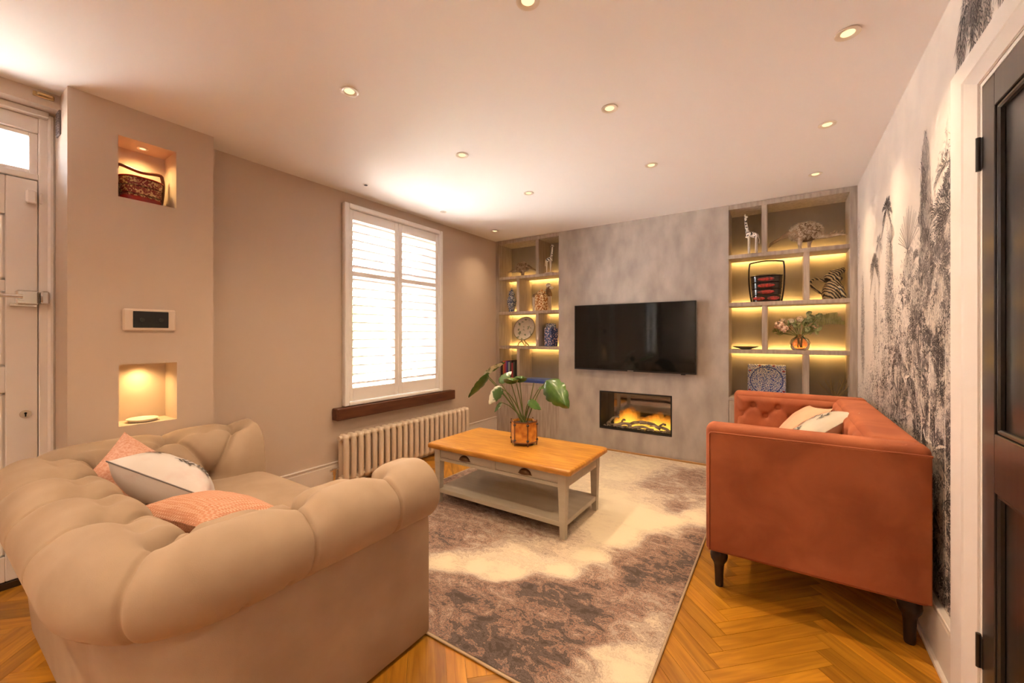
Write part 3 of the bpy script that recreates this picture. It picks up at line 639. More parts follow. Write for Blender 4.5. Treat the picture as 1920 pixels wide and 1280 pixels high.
    b.box(x0, y0, .0005, x1, y1, .006)
    b.obj('bound_edge', mat('rug_binding', (.55, .41, .27), .8), th)
rug()
# ------------------------------------------------------------------ radiator
t = thing('radiator', 'cream column radiator under the window sill', 'radiator', (-2.92, 2.73, 0))
nsec = 23; ya, yb2 = 1.945, 3.508; pit = (yb2-ya)/nsec; zb, zt = .045, .428; xa, xb = -2.975, -2.872
b = B(); hw = pit*.40
def rsec(b):
    for x in (xb-.019, xa+.019):
        b.tube([(x, 0, zb+.03), (x, 0, zb+.06), (x, 0, zt-.06), (x, 0, zt-.03)], [.020, .023, .023, .020], 12)
    for z, s_ in ((zt-.028, 1), (zb+.028, -1)):
        rows = []
        for i in range(13):
            f = i/12; x = xa+.004+(xb-xa-.008)*f; e_ = (1-abs(2*f-1)**3.0)**.5 if 0 < i < 12 else .15
            rows.append([(x, hw*math.cos(a)*max(e_, .55), z+.030*e_*math.sin(a)*(1.0)) for a in [2*PI*k/10 for k in range(10)]])
        k0 = len(b.v); b.grid(rows, cv=True); b.f += [tuple(k0+j for j in range(10))[::-1], tuple(k0+120+j for j in range(10))]; b.mi += [0, 0]
rsec(b); first = None
for i in range(nsec):
    y = ya+pit*(i+.5)
    if first is None:
        first = b.obj('radiator_section', rad_m, t, 60, local=True); o = first
    else:
        o = first.copy(); COL.objects.link(o)
    o.parent = t; o.location = Vector((0, y, 0))-Vector((ORG[t].x, ORG[t].y, 0))
for z in (zb+.028, zt-.028):
    b = B(); b.tube([(-2.923, ya-.012, z), (-2.923, yb2+.012, z)], .02, 14); b.obj('header_bush', rad_m, t, 40)
b = B(); b.tube([(-2.923, ya-.01, zb+.028), (-2.923, ya-.05, zb+.028)], .012, 10); b.tube([(-2.923, ya-.05, .0), (-2.923, ya-.05, .17)], [.009, .012], 10); b.tube([(-2.923, ya-.05, .13), (-2.923, ya-.05, .175)], .017, 12); b.tube([(-2.923, ya-.085, .165), (-2.923, ya-.015, .165)], .009, 8); b.obj('valve', chrome, t, 40)
b = B(); b.tube([(-2.923, yb2+.01, zb+.028), (-2.923, yb2+.04, zb+.028), (-2.923, yb2+.04, 0)], .01, 8); b.obj('tail_pipe', chrome, t, 40)
for y in (ya+pit*2, yb2-pit*2):
    b = B(); b.box(-2.965, y-.012, 0, -2.885, y+.012, zb+.02, .004); b.obj('foot', rad_m, t)
b = B(); b.tube([(-2.985, ya-.03, .018), (-2.985, yb2+.03, .018)], .011, 8); b.obj('floor_pipe', rad_m, t, 40)
# ------------------------------------------------------------------ coffee table
tx0, tx1, ty0, ty1 = -2.150, -1.010, 2.128, 2.738; rugz = .0125
t = thing('coffee_table', 'painted coffee table with honey oak top, two drawers and a lower shelf', 'table', (-1.58, 2.43, rugz))
def rrect(x0, y0, x1, y1, r, n=5):
    P = []
    for cx, cy, a0 in ((x1-r, y0+r, -90), (x1-r, y1-r, 0), (x0+r, y1-r, 90), (x0+r, y0+r, 180)):
        for i in range(n+1): a = R(a0+90*i/n); P.append((cx+r*math.cos(a), cy+r*math.sin(a)))
    return P
nb = 5; wy = (ty1-ty0)/nb
for i in range(nb):
    ya_, yb_2 = ty0+wy*i+.0004, ty0+wy*(i+1)-.0004; rr_ = .018
    P = clip(rrect(tx0, ty0, tx1, ty1, rr_), tx0-1, ya_, tx1+1, yb_2)
    b = B(); n = len(P)
    cxm, cym = (tx0+tx1)/2, (ty0+ty1)/2
    def ins(p, k):     # rounded outer edge only
        x = p[0]+(k if p[0] < tx0+.03 else -k if p[0] > tx1-.03 else 0); y = p[1]+(k if (i == 0 and p[1] < ty0+.03) else -k if (i == nb-1 and p[1] > ty1-.03) else 0); return (x, y)
    rows = [[(*ins(p, k), z) for p in P] for k, z in ((.006, .404), (0, .410), (0, .428), (.004, .437), (.010, .440))]
    b.grid(rows, cv=True); b.f += [tuple(range(n))[::-1], tuple(range(4*n, 5*n))]; b.mi += [0, 0]
    b.obj('top_board', oak_top, t, 50)
lx0, lx1, ly0, ly1 = tx0+.045, tx1-.045, ty0+.032, ty1-.04; lw = .052
for x in (lx0, lx1-lw):
    for y in (ly0, ly1-lw):
        b = B(); b.box(x, y, .305, x+lw, y+lw, .404, .002)
        xi = x+lw/2; yi = y+lw/2; rows = []
        for z, hw_ in ((.305, .0235), (.29, .0235), (rugz, .0165)): rows.append([(xi+sx*hw_, yi+sy*hw_, z) for sx, sy in ((-1, -1), (1, -1), (1, 1), (-1, 1))])
        k0 = len(b.v); b.grid(rows[::-1], cv=True); b.f.append(tuple(k0+j for j in range(4))[::-1]); b.mi.append(0)
        b.obj('leg', table_paint, t)
b = B(); yf = ly0+.004
b.box(lx0+lw, yf, .318, lx1-lw, yf+.02, .340); b.box(lx0+lw, yf, .399, lx1-lw, yf+.02, .404); xm = (lx0+lx1)/2; b.box(xm-.016, yf, .340, xm+.016, yf+.02, .399)
b.box(lx0+lw, ly1-.024, .318, lx1-lw, ly1-.004, .404)
for x in (lx0+.004, lx1-.024): b.box(x, ly0+lw, .318, x+.02, ly1-lw, .404)
b.obj('apron', table_paint, t)
for xa_, xb_ in ((lx0+lw+.002, xm-.018), (xm+.018, lx1-lw-.002)):
    b = B(); b.box(xa_, yf+.0015, .342, xb_, yf+.018, .3975, .001); b.box(xa_+.01, yf+.018, .342, xb_-.01, yf+.3, .39); dr = b.obj('drawer', table_paint, t)
    xc = (xa_+xb_)/2; b = B(); rows = []
    for i in range(13):
        a = PI*i/12; rows.append([(xc+.045*math.cos(a)*math.cos(e), yf+.001-.024*math.sin(e), .356+.033*math.sin(a)*math.cos(e)) for e in [PI/2*j/6 for j in range(7)]])
    b.grid(rows)
    b.box(xc-.050, yf-.0012, .352, xc+.050, yf+.0015, .357); b.obj('cup_handle', bronze, dr, 60)
b = B(); b.box(lx0+.012, ly0+.012, .082, lx1-.012, ly1-.012, .112, .003); b.obj('lower_shelf', table_paint, t)
# ------------------------------------------------------------------ beige chesterfield sofa
def U_path(segs, step=.0045):
    """centre line of the roll: list of (x,y) with rounded corners; returns points, outward normals and arc lengths"""
    pts = []
    for i, s in enumerate(segs):
        if s[0] == 'L':
            p, q = Vector(s[1]), Vector(s[2]); n = max(2, int((q-p).length/step)); pts += [p.lerp(q, k/n) for k in range(n)]
        else:
            c, r, a0, a1 = Vector(s[1]), s[2], s[3], s[4]; n = max(4, int(abs(a1-a0)*r/step*1.6)); pts += [c+Vector((math.cos(a0+(a1-a0)*k/n), math.sin(a0+(a1-a0)*k/n)))*r for k in range(n)]
    pts.append(Vector(segs[-1][2])); return pts
def chesterfield():
    t = thing('chesterfield_sofa', 'beige velvet button-tufted sofa with thick rolled arms', 'sofa', (-1.96, .72, 0))
    xn, xf, yb, yf = -1.243, -2.695, .300, 1.19; rc = .19
    segs = [('L', (xn, yf), (xn, yb+rc)), ('A', (xn-rc, yb+rc), rc, 0, -PI/2), ('L', (xn-rc, yb), (xf+rc, yb)), ('A', (xf+rc, yb+rc), rc, -PI/2, -PI), ('L', (xf, yb+rc), (xf, yf))]
    P = U_path(segs); n = len(P)
    A = np.array([(p.x, p.y) for p in P]); T = np.gradient(A, axis=0); T /= np.linalg.norm(T, axis=1)[:, None]
    N = np.stack([-T[:, 1], T[:, 0]], 1)                      # outward: path runs clockwise seen from above -> flip by test
    if N[0][0] < 0: N = -N
    s = np.concatenate([[0], np.cumsum(np.linalg.norm(np.diff(A, axis=0), axis=1))]); SL = s[-1]
    def s_at(x, y): return float(s[np.argmin((A[:, 0]-x)**2+(A[:, 1]-y)**2)])
    r0, zc = .110, .588; prof = []
    for a in np.linspace(-80, 98, 40): prof.append((r0*math.cos(R(a)), zc+r0*math.sin(R(a))))
    kp = [prof[-2], prof[-1], (-.050, .690), (-.095, .682), (-.135, .655), (-.165, .605), (-.180, .54), (-.188, .46), (-.195, .38), (-.20, .31)]
    kp = [np.array(p) for p in kp]
    for q in range(1, len(kp)-2):
        p0, p1, p2, p3 = kp[q-1], kp[q], kp[q+1], kp[q+2]
        for f in np.linspace(0, 1, 8)[1:]: prof.append(tuple(.5*((2*p1)+(-p0+p2)*f+(2*p0-5*p1+4*p2-p3)*f*f+(-p0+3*p1-3*p2+p3)*f**3)))
    prof = np.array(prof); tl = np.concatenate([[0], np.cumsum(np.linalg.norm(np.diff(prof, axis=0), axis=1))])
    pn = np.gradient(prof, axis=0); pn /= np.linalg.norm(pn, axis=1)[:, None]; pn = np.stack([pn[:, 1], -pn[:, 0]], 1)   # outward normal in (d,z)
    tA = tl[39]+.034; tB = float(tl[np.argmin(abs(prof[:, 1]-.47)+(prof[:, 0] > -.1)*9)])
    SA = [s_at(xn, .99), s_at(xn, .675), s_at(xn-.06, yb+.06), s_at(-1.61, yb), s_at(-1.92, yb), s_at(-2.24, yb), s_at(xf+.06, yb+.06), s_at(xf, .775), s_at(xf, 1.08)]
    SB = [(SA[i]+SA[i+1])/2 for i in range(len(SA)-1)]
    SB = [SA[0]-.15]+SB
    Sg, Tg = np.meshgrid(s, tl, indexing='ij')
    h = np.zeros_like(Sg)
    def bump(cs, ct, d, sg): return -d*np.exp(-(((Sg-cs)**2+(Tg-ct)**2)/sg**2))
    def seg(a, b, d, sg):
        ax, ay = a; bx, by = b; L2 = (bx-ax)**2+(by-ay)**2; u = np.clip(((Sg-ax)*(bx-ax)+(Tg-ay)*(by-ay))/L2, 0, 1)
        dist = np.hypot(Sg-ax-u*(bx-ax), Tg-ay-u*(by-ay)); return -d*np.exp(-(dist/sg)**2)
    ov = .5+.5*np.tanh((Tg-.10)/.08)                            # the roll swells between pleats
    for c in SA:
        h += bump(c, tA, .046, .022)+bump(c, tA, .026, .062)
        h += seg((c, tA), (c+.004, .005), .0105, .0056)+seg((c, tA), (c, tA-.12), .014, .045)
    for c in SB: h += bump(c, tB, .040, .024)+bump(c, tB, .026, .07)
    for c in SA: h += seg((c, tA), (c, tA+.02), .01, .03)
    for i, c in enumerate(SA):
        for q in ((SB[i],) if i >= len(SB) else (SB[i],)+((SB[i+1],) if i+1 < len(SB) else ())):
            if abs(q-c) < .3: h += seg((c, tA), (q, tB), .020, .011)+seg((c, tA), (q, tB), .016, .042)
    for c in SB: h += seg((c, tB), (c, tl[-1]), .010, .016)
    for c, q in zip(SA, SA[1:]):                                # valley between the roll and the inner diamonds
        mid = ((c+q)/2, tA+.018); h += seg((c, tA), mid, .012, .030)+seg(mid, (q, tA), .012, .030)
    for c in (s_at(xn, yb+rc+.02), s_at(xn, yb+rc+.13), s_at(xn-rc*.5, yb+rc*.13), s_at(xn-.12, yb+.02)): h += seg((c, .02), (c+.012, .085), .008, .007)
    h += .016*ov
    rows = []
    for i in range(n):
        lean = 1.0
        d = prof[:, 0]+pn[:, 0]*h[i]; z = prof[:, 1]+pn[:, 1]*h[i]
        rows.append([(A[i, 0]+N[i, 0]*d[j], A[i, 1]+N[i, 1]*d[j], z[j]) for j in range(len(d))])
    # round the arm ends over
    for end, k in ((0, 1), (n-1, -1)):
        cen = np.array(rows[end]).mean(axis=0)
        for q in range(3):
            sc = (.90, .96, .99)[q]; idx = end+k*q; rows[idx] = [tuple(cen*(1-sc)*np.array([1, 0, 1])+np.array(p)*np.array([sc, 1, sc])) for p in rows[idx]]
    b = B(); b.grid(rows); m = len(rows[0])
    b.f += [tuple(range(m)), tuple((n-1)*m+j for j in range(m))[::-1]]; b.mi += [0, 0]
    b.obj('tufted_roll', beige, t, 75)
    # outer panels below the roll
    rows = []
    for i in range(n):
        back = max(0, min(1, (yb+rc-A[i, 1])/rc))               # the back panel leans outwards to the top
        pts = [(.045-.055*back, .014), (.052-.055*back, .03), (.052-.02*back, .45), (.045, .50), (-.10, .50), (-.10, .014)]
        rows.append([(A[i, 0]+N[i, 0]*d, A[i, 1]+N[i, 1]*d, z) for d, z in pts])
    b = B(); b.grid(rows, cv=True); m = 6; b.f += [tuple(range(m)), tuple((n-1)*m+j for j in range(m))[::-1]]; b.mi += [0, 0]
    b.obj('outer_panel', beige, t, 35)
    for i, c in enumerate(SA+SB):
        ti = tA if i < len(SA) else tB
        if not (0 < c < SL): continue
        k = int(np.argmin(abs(s-c))); j = int(np.argmin(abs(tl-ti))); p = Vector(rows_pt(prof, pn, A, N, h, k, j)); nn = Vector((N[k, 0]*pn[j, 0], N[k, 1]*pn[j, 0], pn[j, 1]))
        b = B(); b.ell((0, 0, 0), (.012, .012, .006), 5, 10, nn.to_track_quat('Z', 'Y').to_matrix())
        b.v = [(v[0]+p.x+nn.x*.003, v[1]+p.y+nn.y*.003, v[2]+p.z+nn.z*.003) for v in b.v]; b.obj('button', beige, t, 180)
    xi0, xi1 = xf+.10, xn-.10
    b = B(); b.box(xi0, yb+.10, .05, xi1, yf-.02, .30, .01); b.obj('seat_base', beige, t)
    def cushion(x0, y0, z0, x1, y1, z1, p=5.0, puff=.02):
        rows = []
        for i in range(17):
            v = -PI/2+PI*i/16; cv = math.copysign(abs(math.cos(v))**(2/p), math.cos(v)); sv = math.copysign(abs(math.sin(v))**(2/2.6), math.sin(v)); row = []
            for j in range(48):
                u = 2*PI*j/48; cu = math.copysign(abs(math.cos(u))**(2/9), math.cos(u)); su = math.copysign(abs(math.sin(u))**(2/9), math.sin(u))
                row.append(((x0+x1)/2+(x1-x0)/2*cu*cv, (y0+y1)/2+(y1-y0)/2*su*cv, (z0+z1)/2+(z1-z0)/2*sv))
            rows.append(row)
        b = B(); b.grid(rows, cv=True); return b
    xm = (xi0+xi1)/2
    cushion(xi0-.03, yb+.12, .30, xi1+.03, yf+.015, .452, 9).obj('seat_cushion', beige, t, 180)
    for x in (xi0-.05, xi1+.05):
        for y in (yb+.12, yf-.07):
            b = B(); b.lathe([(.03, 0), (.034, .006), (.034, .02), (.028, .03)], (x, y, 0), 16); b.obj('foot', darkwood, t, 50)
    return t
def rows_pt(prof, pn, A, N, h, k, j):
    d = prof[j, 0]+pn[j, 0]*h[k, j]; z = prof[j, 1]+pn[j, 1]*h[k, j]; return (A[k, 0]+N[k, 0]*d, A[k, 1]+N[k, 1]*d, z)
chesterfield()
# ------------------------------------------------------------------ rust sofa
def rust_sofa():
    x0, x1, y0, y1, zb, zt = -.303, .468, 2.10, 3.605, .205, .800
    t = thing('rust_sofa', 'rust velvet button-tufted sofa on turned dark legs against the jungle wallpaper', 'sofa', ((x0+x1)/2, (y0+y1)/2, 0))
    def slab(ax0, ay0, ax1, ay1, z0, z1, r, inset=.0):
        # rounded-edge slab, rounded on top and all verticals
        rows = []; P0 = lambda k: rrect(ax0+k, ay0+k, ax1-k, ay1-k, max(.004, r-k), 4)
        for k, z in [(.008, z0), (0, z0+.008), (0, z1-r)]+[(r-r*math.cos(a), z1-r+r*math.sin(a)) for a in (.3, .6, .9, 1.2, PI/2)]: rows.append([(x, y, z) for x, y in P0(k)])
        b = B(); b.grid(rows, cv=True); m = len(rows[0]); b.f += [tuple(range(m))[::-1], tuple((len(rows)-1)*m+j for j in range(m))]; b.mi += [0, 0]; return b
    at_ = .125; bt = .17
    slab(x0, y0+.012, x1, y0+at_, zb, zt, .032).obj('arm', rust, t, 60)
    slab(x0, y1-at_, x1, y1, zb, zt, .032).obj('arm', rust, t, 60)
    slab(x1-bt, y0+at_+.001, x1-.001, y1-at_-.001, zb, zt-.004, .03).obj('back', rust, t, 60)
    b = B(); P = [(x0+.022, zb+.012), (x1-.006, zb+.012), (x1-.006, zt-.034), (x0+.022, zt-.040)]     # near side panel with welt
    rows = [[(p[0], y, p[1]) for p in P] for y in (y0+.014, y0+.007)]; rows.append([(p[0]+(.003 if p[0] < 0 else -.003), y0+.004, p[1]+(.003 if p[1] < .5 else -.003)) for p in P])
    b.grid(rows[::-1], cv=True); b.f.append((0, 1, 2, 3)); b.mi.append(0); b.obj('side_panel', rust, t, 40)
    b = B(); q = x0+.018, zb+.008, x1-.004, zt-.034
    b.tube([(q[0], y0+.008, q[1]), (q[0], y0+.008, q[3]-.012), (q[0]+.006, y0+.008, q[3]-.004), (q[0]+.02, y0+.008, q[3]-.003), (q[2], y0+.008, q[3])], .0045, 6); b.obj('piping', rust, t, 60)
    b = B(); b.box(x0+.02, y0+at_, zb, x1-bt, y1-at_, .30, .01); b.obj('seat_base', rust, t)
    def pad(org, ua, va, nu, nv, uw, vw, out, btn, depth=.03, puff=.035):
        O, Ua, Va, Ou = map(Vector, (org, ua, va, out)); rows = []
        for i in range(nu+1):
            row = []
            for j in range(nv+1):
                u = uw*i/nu; v = vw*j/nv; e = min(1, min(u, uw-u, v+.02, vw-v)/.05); h = puff*max(0, math.sin(e*PI/2))**.7
                for bu, bv in btn:
                    d2_ = (u-bu)**2+(v-bv)**2; h -= depth*math.exp(-d2_/.018**2)+.012*math.exp(-d2_/.05**2)
                    for cu, cv in btn:
                        if 0 < cu-bu < .12 and .03 < abs(cv-bv) < .11:
                            L2 = (cu-bu)**2+(cv-bv)**2; f = max(0, min(1, ((u-bu)*(cu-bu)+(v-bv)*(cv-bv))/L2)); dd = (u-bu-f*(cu-bu))**2+(v-bv-f*(cv-bv))**2; h -= .006*math.exp(-dd/.012**2)
                row.append(O+Ua*u+Va*v+Ou*h)
            rows.append(row)
        b = B(); b.grid(rows); bs = [O+Ua*bu+Va*bv+Ou*(puff-depth-.006) for bu, bv in btn]; return b, bs
    btn = [(.03+.155*k+(.0 if r_ else .075), .185+.07*(1-r_)) for r_ in (0, 1) for k in range(4)]
    b, bs = pad((x0+.02, y1-at_+.006, .45), (1, 0, 0), (0, 0, 1), 90, 40, x1-bt-x0+.0, .325, (0, -1, 0), btn); b.obj('arm_pad', rust, t, 180)
    Lb = y1-y0-2*at_; btn2 = [(.06+.155*k+(0 if r_ else .077), .185+.07*(1-r_)) for r_ in (0, 1) for k in range(8)]
    b, bs2 = pad((x1-bt+.006, y0+at_, .45), (0, 1, 0), (0, 0, 1), 120, 40, Lb, .325, (-1, 0, 0), btn2); b.obj('back_pad', rust, t, 180)
    b, bs3 = pad((x0+.02, y0+at_-.006, .45), (1, 0, 0), (0, 0, 1), 60, 30, x1-bt-x0+.0, .325, (0, 1, 0), btn); b.obj('arm_pad', rust, t, 180)
    for bl, M in ((bs, Matrix.Rotation(R(90), 3, 'X')), (bs2, Matrix.Rotation(R(90), 3, 'Y')), (bs3, Matrix.Rotation(R(90), 3, 'X'))):
        for p in bl: bb = B(); bb.ell(p, (.010, .010, .006), 4, 8, M); bb.obj('button', rust, t, 180)
    ym = (y0+y1)/2
    for a, c in ((y0+at_+.004, ym-.003), (ym+.003, y1-at_-.004)):
        slab(x0-.005, a, x1-bt-.002, c, .30, .455, .04).obj('seat_cushion', rust, t, 60)
    for x in (x0+.047, x1-.047):
        for y in (y0+.115, y1-.09):
            b = B(); b.lathe([(.0165, 0), (.0185, .01), (.0195, .05), (.0215, .095), (.025, .112), (.035, .128), (.039, .147), (.037, .165), (.030, .182), (.030, .207)], (x, y, 0), 20); b.obj('leg', darkwood, t, 50)
rust_sofa()
# ------------------------------------------------------------------ cushions
def pillow_pt(u, v, w_, h_, t_, sgn, k=.07):
    e = max(0, (1-abs(u)**2.6))*max(0, (1-abs(v)**2.6)); x = w_/2*u*(1-k*(1-v*v)); y = h_/2*v*(1-k*(1-u*u)); return Vector((x, y, sgn*t_/2*e**.62))
def pillow(label, w_, h_, t_, m, loc, rot, group, print_=None, pm=None, piping=None):
    t = thing('cushion', label, 'cushion', loc, group, rot); n = 26; b = B()
    for sgn in (1, -1):
        b.grid([[pillow_pt(-1+2*i/n, -1+2*j/n, w_, h_, t_, sgn)+Vector((0, 0, sgn*.003*noise.noise(Vector((i*.35, j*.35, sgn*3+w_))))) for j in range(n+1)] for i in range(n+1)])
        if sgn < 0: pass
    b.obj('cover', m, t, 180, local=True)
    if piping:
        ed = [(u, -1) for u in np.linspace(-1, 1, 20)]+[(1, v) for v in np.linspace(-1, 1, 20)]+[(-u, 1) for u in np.linspace(-1, 1, 20)]+[(-1, -v) for v in np.linspace(-1, 1, 20)]
        b = B(); b.tube([pillow_pt(u, v, w_, h_, t_, 1) for u, v in ed], .003, 5); b.obj('piping', piping, t, 180, local=True)
    if print_:
        b = B()
        for pts, wd in print_:
            for sgn in (1, -1):
                rows = []
                for i, (u, v) in enumerate(pts):
                    p, q = pts[max(i-1, 0)], pts[min(i+1, len(pts)-1)]; dx, dy = q[0]-p[0], q[1]-p[1]; L_ = math.hypot(dx, dy) or 1; f = i/(len(pts)-1); hw = wd*(.35+.65*math.sin(PI*min(.95, f*.9+.1)))
                    rows.append([pillow_pt(max(-.97, min(.97, u+sg*dy/L_*hw)), max(-.97, min(.97, v-sg*dx/L_*hw)), w_, h_, t_, sgn)+Vector((0, 0, sgn*.0045)) for sg in (-1, 0, 1)])
                b.grid(rows)
        b.obj('printed_pattern', pm, t, 180, local=True)
    return t
pink_weave = mat('pink_woven_fabric', (.58, .25, .15), .9, col2=(.78, .50, .36), nscale=1, bump=.0)
def weave(m, s1, c1, c2):
    t = m.node_tree; n = t.nodes; L = t.links; p = n['Principled BSDF']; tc = n.new('ShaderNodeTexCoord'); mp = n.new('ShaderNodeMapping'); mp.inputs['Rotation'].default_value = (0, 0, R(45)); L.new(tc.outputs['Object'], mp.inputs[0])
    a = n.new('ShaderNodeTexChecker'); a.inputs['Scale'].default_value = s1; L.new(mp.outputs[0], a.inputs[0]); a.inputs[1].default_value = (*c1, 1); a.inputs[2].default_value = (*c2, 1)
    wv = n.new('ShaderNodeTexWave'); wv.inputs['Scale'].default_value = s1*.35; L.new(mp.outputs[0], wv.inputs[0]); mx = n.new('ShaderNodeMix'); mx.data_type = 'RGBA'; L.new(wv.outputs['Fac'], mx.inputs[0]); mx.inputs[6].default_value = (*c1, 1); L.new(a.outputs[0], mx.inputs[7]); L.new(mx.outputs[2], p.inputs['Base Color'])
    bp = n.new('ShaderNodeBump'); bp.inputs['Strength'].default_value = .5; bp.inputs['Distance'].default_value = .004; L.new(wv.outputs['Fac'], bp.inputs['Height']); L.new(bp.outputs[0], p.inputs['Normal'])
weave(pink_weave, 110, (.60, .27, .16), (.80, .54, .40))
pink_soft = mat('pink_speckled_fabric', (.62, .30, .20), .9, col2=(.74, .46, .36), nscale=120, bump=.2, bscale=300)
pink_plain = mat('salmon_velvet', (.70, .36, .22), .85, sheen=.3)
white_cloth = mat('white_cotton', (.72, .66, .63), .8, col2=(.66, .50, .48), nscale=7, ramp=(.55, .75), bump=.1, bscale=200)
cream_cloth = mat('cream_linen', (.56, .49, .37), .85, col2=(.50, .43, .34), nscale=8, bump=.15, bscale=300)
grey_pipe = mat('grey_piping', (.22, .20, .20), .7)
ink = mat('grey_ink', (.10, .09, .09), .8)
rp = random.Random(11)
def sprig(cx, cy, L_, ang, n=6):
    out = []; ca, sa = math.cos(ang), math.sin(ang)
    stem = [(cx+ca*L_*f, cy+sa*L_*f+.05*math.sin(f*4)) for f in np.linspace(0, 1, 8)]; out.append((stem, .012))
    for i in range(n):
        f = .2+.75*i/n; p = (cx+ca*L_*f, cy+sa*L_*f+.05*math.sin(f*4)); a2 = ang+(.9 if i % 2 else -.9); l2 = .16
        out.append(([(p[0]+math.cos(a2)*l2*g, p[1]+math.sin(a2)*l2*g+.03*g*g) for g in np.linspace(0, 1, 5)], .022))
    return out
print1 = sprig(-.75, -.5, .35, .2)+sprig(-.1, -.55, .4, .1)+sprig(.4, -.45, .35, .3)+sprig(-.75, -.2, .7, .3)+sprig(.1, .35, .6, .5)+sprig(.3, -.5, .5, .8)+sprig(-.5, .6, .5, -.1)
print2 = []
for i in range(20): print2 += sprig(rp.uniform(-.8, .5), rp.uniform(-.75, .75), .38, rp.uniform(-.4, 1.2), 4)
S1 = 'cushions on the beige sofa'; S2 = 'cushions on the rust sofa'
def facing(nrm, roll=0):     # euler so that the cushion's flat side faces nrm
    q = Vector(nrm).to_track_quat('Z', 'Y'); return (q @ Euler((0, 0, roll)).to_quaternion()).to_euler()
def lean(axis, th, tw, ip):     # in-plane turn, lean about a horizontal axis, twist about the vertical
    return (Matrix.Rotation(R(tw), 3, 'Z') @ Matrix.Rotation(R(th), 3, axis) @ Matrix.Rotation(R(ip), 3, 'Z')).to_euler()
def frame(e1, e2):
    e1, e2 = Vector(e1).normalized(), Vector(e2); e2 = (e2-e1*e2.dot(e1)).normalized(); n = e1.cross(e2); return Matrix((e1, e2, n)).transposed().to_euler()
pillow('pink speckled cushion standing behind the white floral cushion', .38, .38, .14, pink_soft, (-2.425, .60, .530), lean('Y', 62, 12, 42), S1)
pillow('white cushion with grey piping and floral sprig print', .41, .31, .22, white_cloth, (-2.36, .69, .542), frame((.21, .27, -.19), (-.88, .42, -.33)), S1, print1, ink, grey_pipe)
pillow('pink woven cushion lying flat beside the white floral cushion', .42, .34, .14, pink_weave, (-1.92, .70, .506), lean('X', -12, 14, 0), S1)
pillow('plain salmon cushion behind the cream sketched cushion', .40, .38, .14, pink_plain, (.085, 3.24, .605), lean('Y', -50, 10, 8), S2)
pillow('cream cushion with dark sketched sprigs on the rust sofa', .45, .45, .16, cream_cloth, (.165, 3.05, .625), lean('Y', -40, -8, 14), S2, print2, ink)
# ------------------------------------------------------------------ potted monstera on the table
bark = mat('amber_bark_panel', (.40, .13, .015), .5, col2=(.72, .33, .05), nscale=22, detail=7, ramp=(.35, .65))
stick = mat('brown_stick', (.16, .06, .02), .6); soil = mat('potting_soil', (.05, .03, .02), .95, bump=.5, bscale=80)
stem_m = mat('plant_stem', (.10, .125, .025), .5); 
leaf_m = mat('variegated_leaf', (.028, .085, .010), .33, col2=(.085, .175, .02), nscale=9, detail=5, ramp=(.4, .62), coat=.3)
leafw_m = mat('white_variegated_leaf', (.06, .14, .035), .33, col2=(.72, .74, .62), nscale=13, detail=3, ramp=(.50, .58), coat=.3, stretch=(1, 1, 1))
pcx, pcy, pz = -1.545, 2.49, .4402
t = thing('potted_monstera', 'variegated monstera in an amber bark pot on the coffee table', 'plant', (pcx, pcy, pz))
nf = 6; rad = .094; ang0 = R(18)
cor = [(pcx+rad*math.cos(ang0+2*PI*i/nf), pcy+rad*math.sin(ang0+2*PI*i/nf)) for i in range(nf)]
for i in range(nf):
    a, c = Vector(cor[i]), Vector(cor[(i+1) % nf]); cen = Vector((pcx, pcy)); inn = (cen-(a+c)/2).normalized()*.006
    b = B(); P = [(p.x, p.y) for p in (a.lerp(c, .03), a.lerp(c, .97), a.lerp(c, .97)+inn, a.lerp(c, .03)+inn)]; b.prism(P, pz+.018, pz+.168); b.obj('pot_panel', bark, t)
    b = B(); b.tube([(a.x, a.y, pz), (a.x, a.y, pz+.178)], .0042, 6); b.obj('pot_stick', stick, t, 60)
    for z in (.022, .165):
        b = B(); b.tube([(a.x, a.y, pz+z), (c.x, c.y, pz+z)], .0048, 6); b.obj('pot_rail', stick, t, 60)
    for z in (.04, .148):
        b = B(); b.tube([(a.x-.006, a.y-.006, pz+z), (a.x+.006, a.y+.006, pz+z)], .007, 6); b.obj('pot_tie', darkwood, t, 60)
b = B(); b.prism([(pcx+(x-pcx)*.93, pcy+(y-pcy)*.93) for x, y in cor], pz+.02, pz+.150); b.obj('soil', soil, t)
def leaf(base, tip, side, w_, m, curl=.15, droop=.1, notch=True, fold=.1):
    base, tip = Vector(base), Vector(tip); ax = tip-base; L_ = ax.length; ax.normalize(); side = Vector(side); side = (side-ax*side.dot(ax)).normalized(); nr = ax.cross(side).normalized()
    n, k = 22, 10; rows = []
    for i in range(n+1):
        f = i/n; hw = w_*(math.sin(PI*min(1, f**.72))**.75 if f < 1 else 0)*(1-.12*f); row = []
        for j in range(-k, k+1):
            g = j/k; wv = hw*g; back = -.10*L_*abs(g)**1.3*(1-f)**2
            if notch and abs(g) > .55 and .25 < f < .9: wv *= 1-.13*max(0, math.sin(f*26))*(abs(g)-.55)/.45
            p = base+ax*(L_*f+back)+side*wv+nr*(-droop*L_*f*f+curl*w_*(-(g*g))+fold*abs(g)*w_); row.append(p)
        rows.append(row)
    b = B(); b.grid(rows); return b
def px3(u, v, d):      # pixel at horizontal distance y from the camera wall plane
    return at(u, v, 'Y', d)
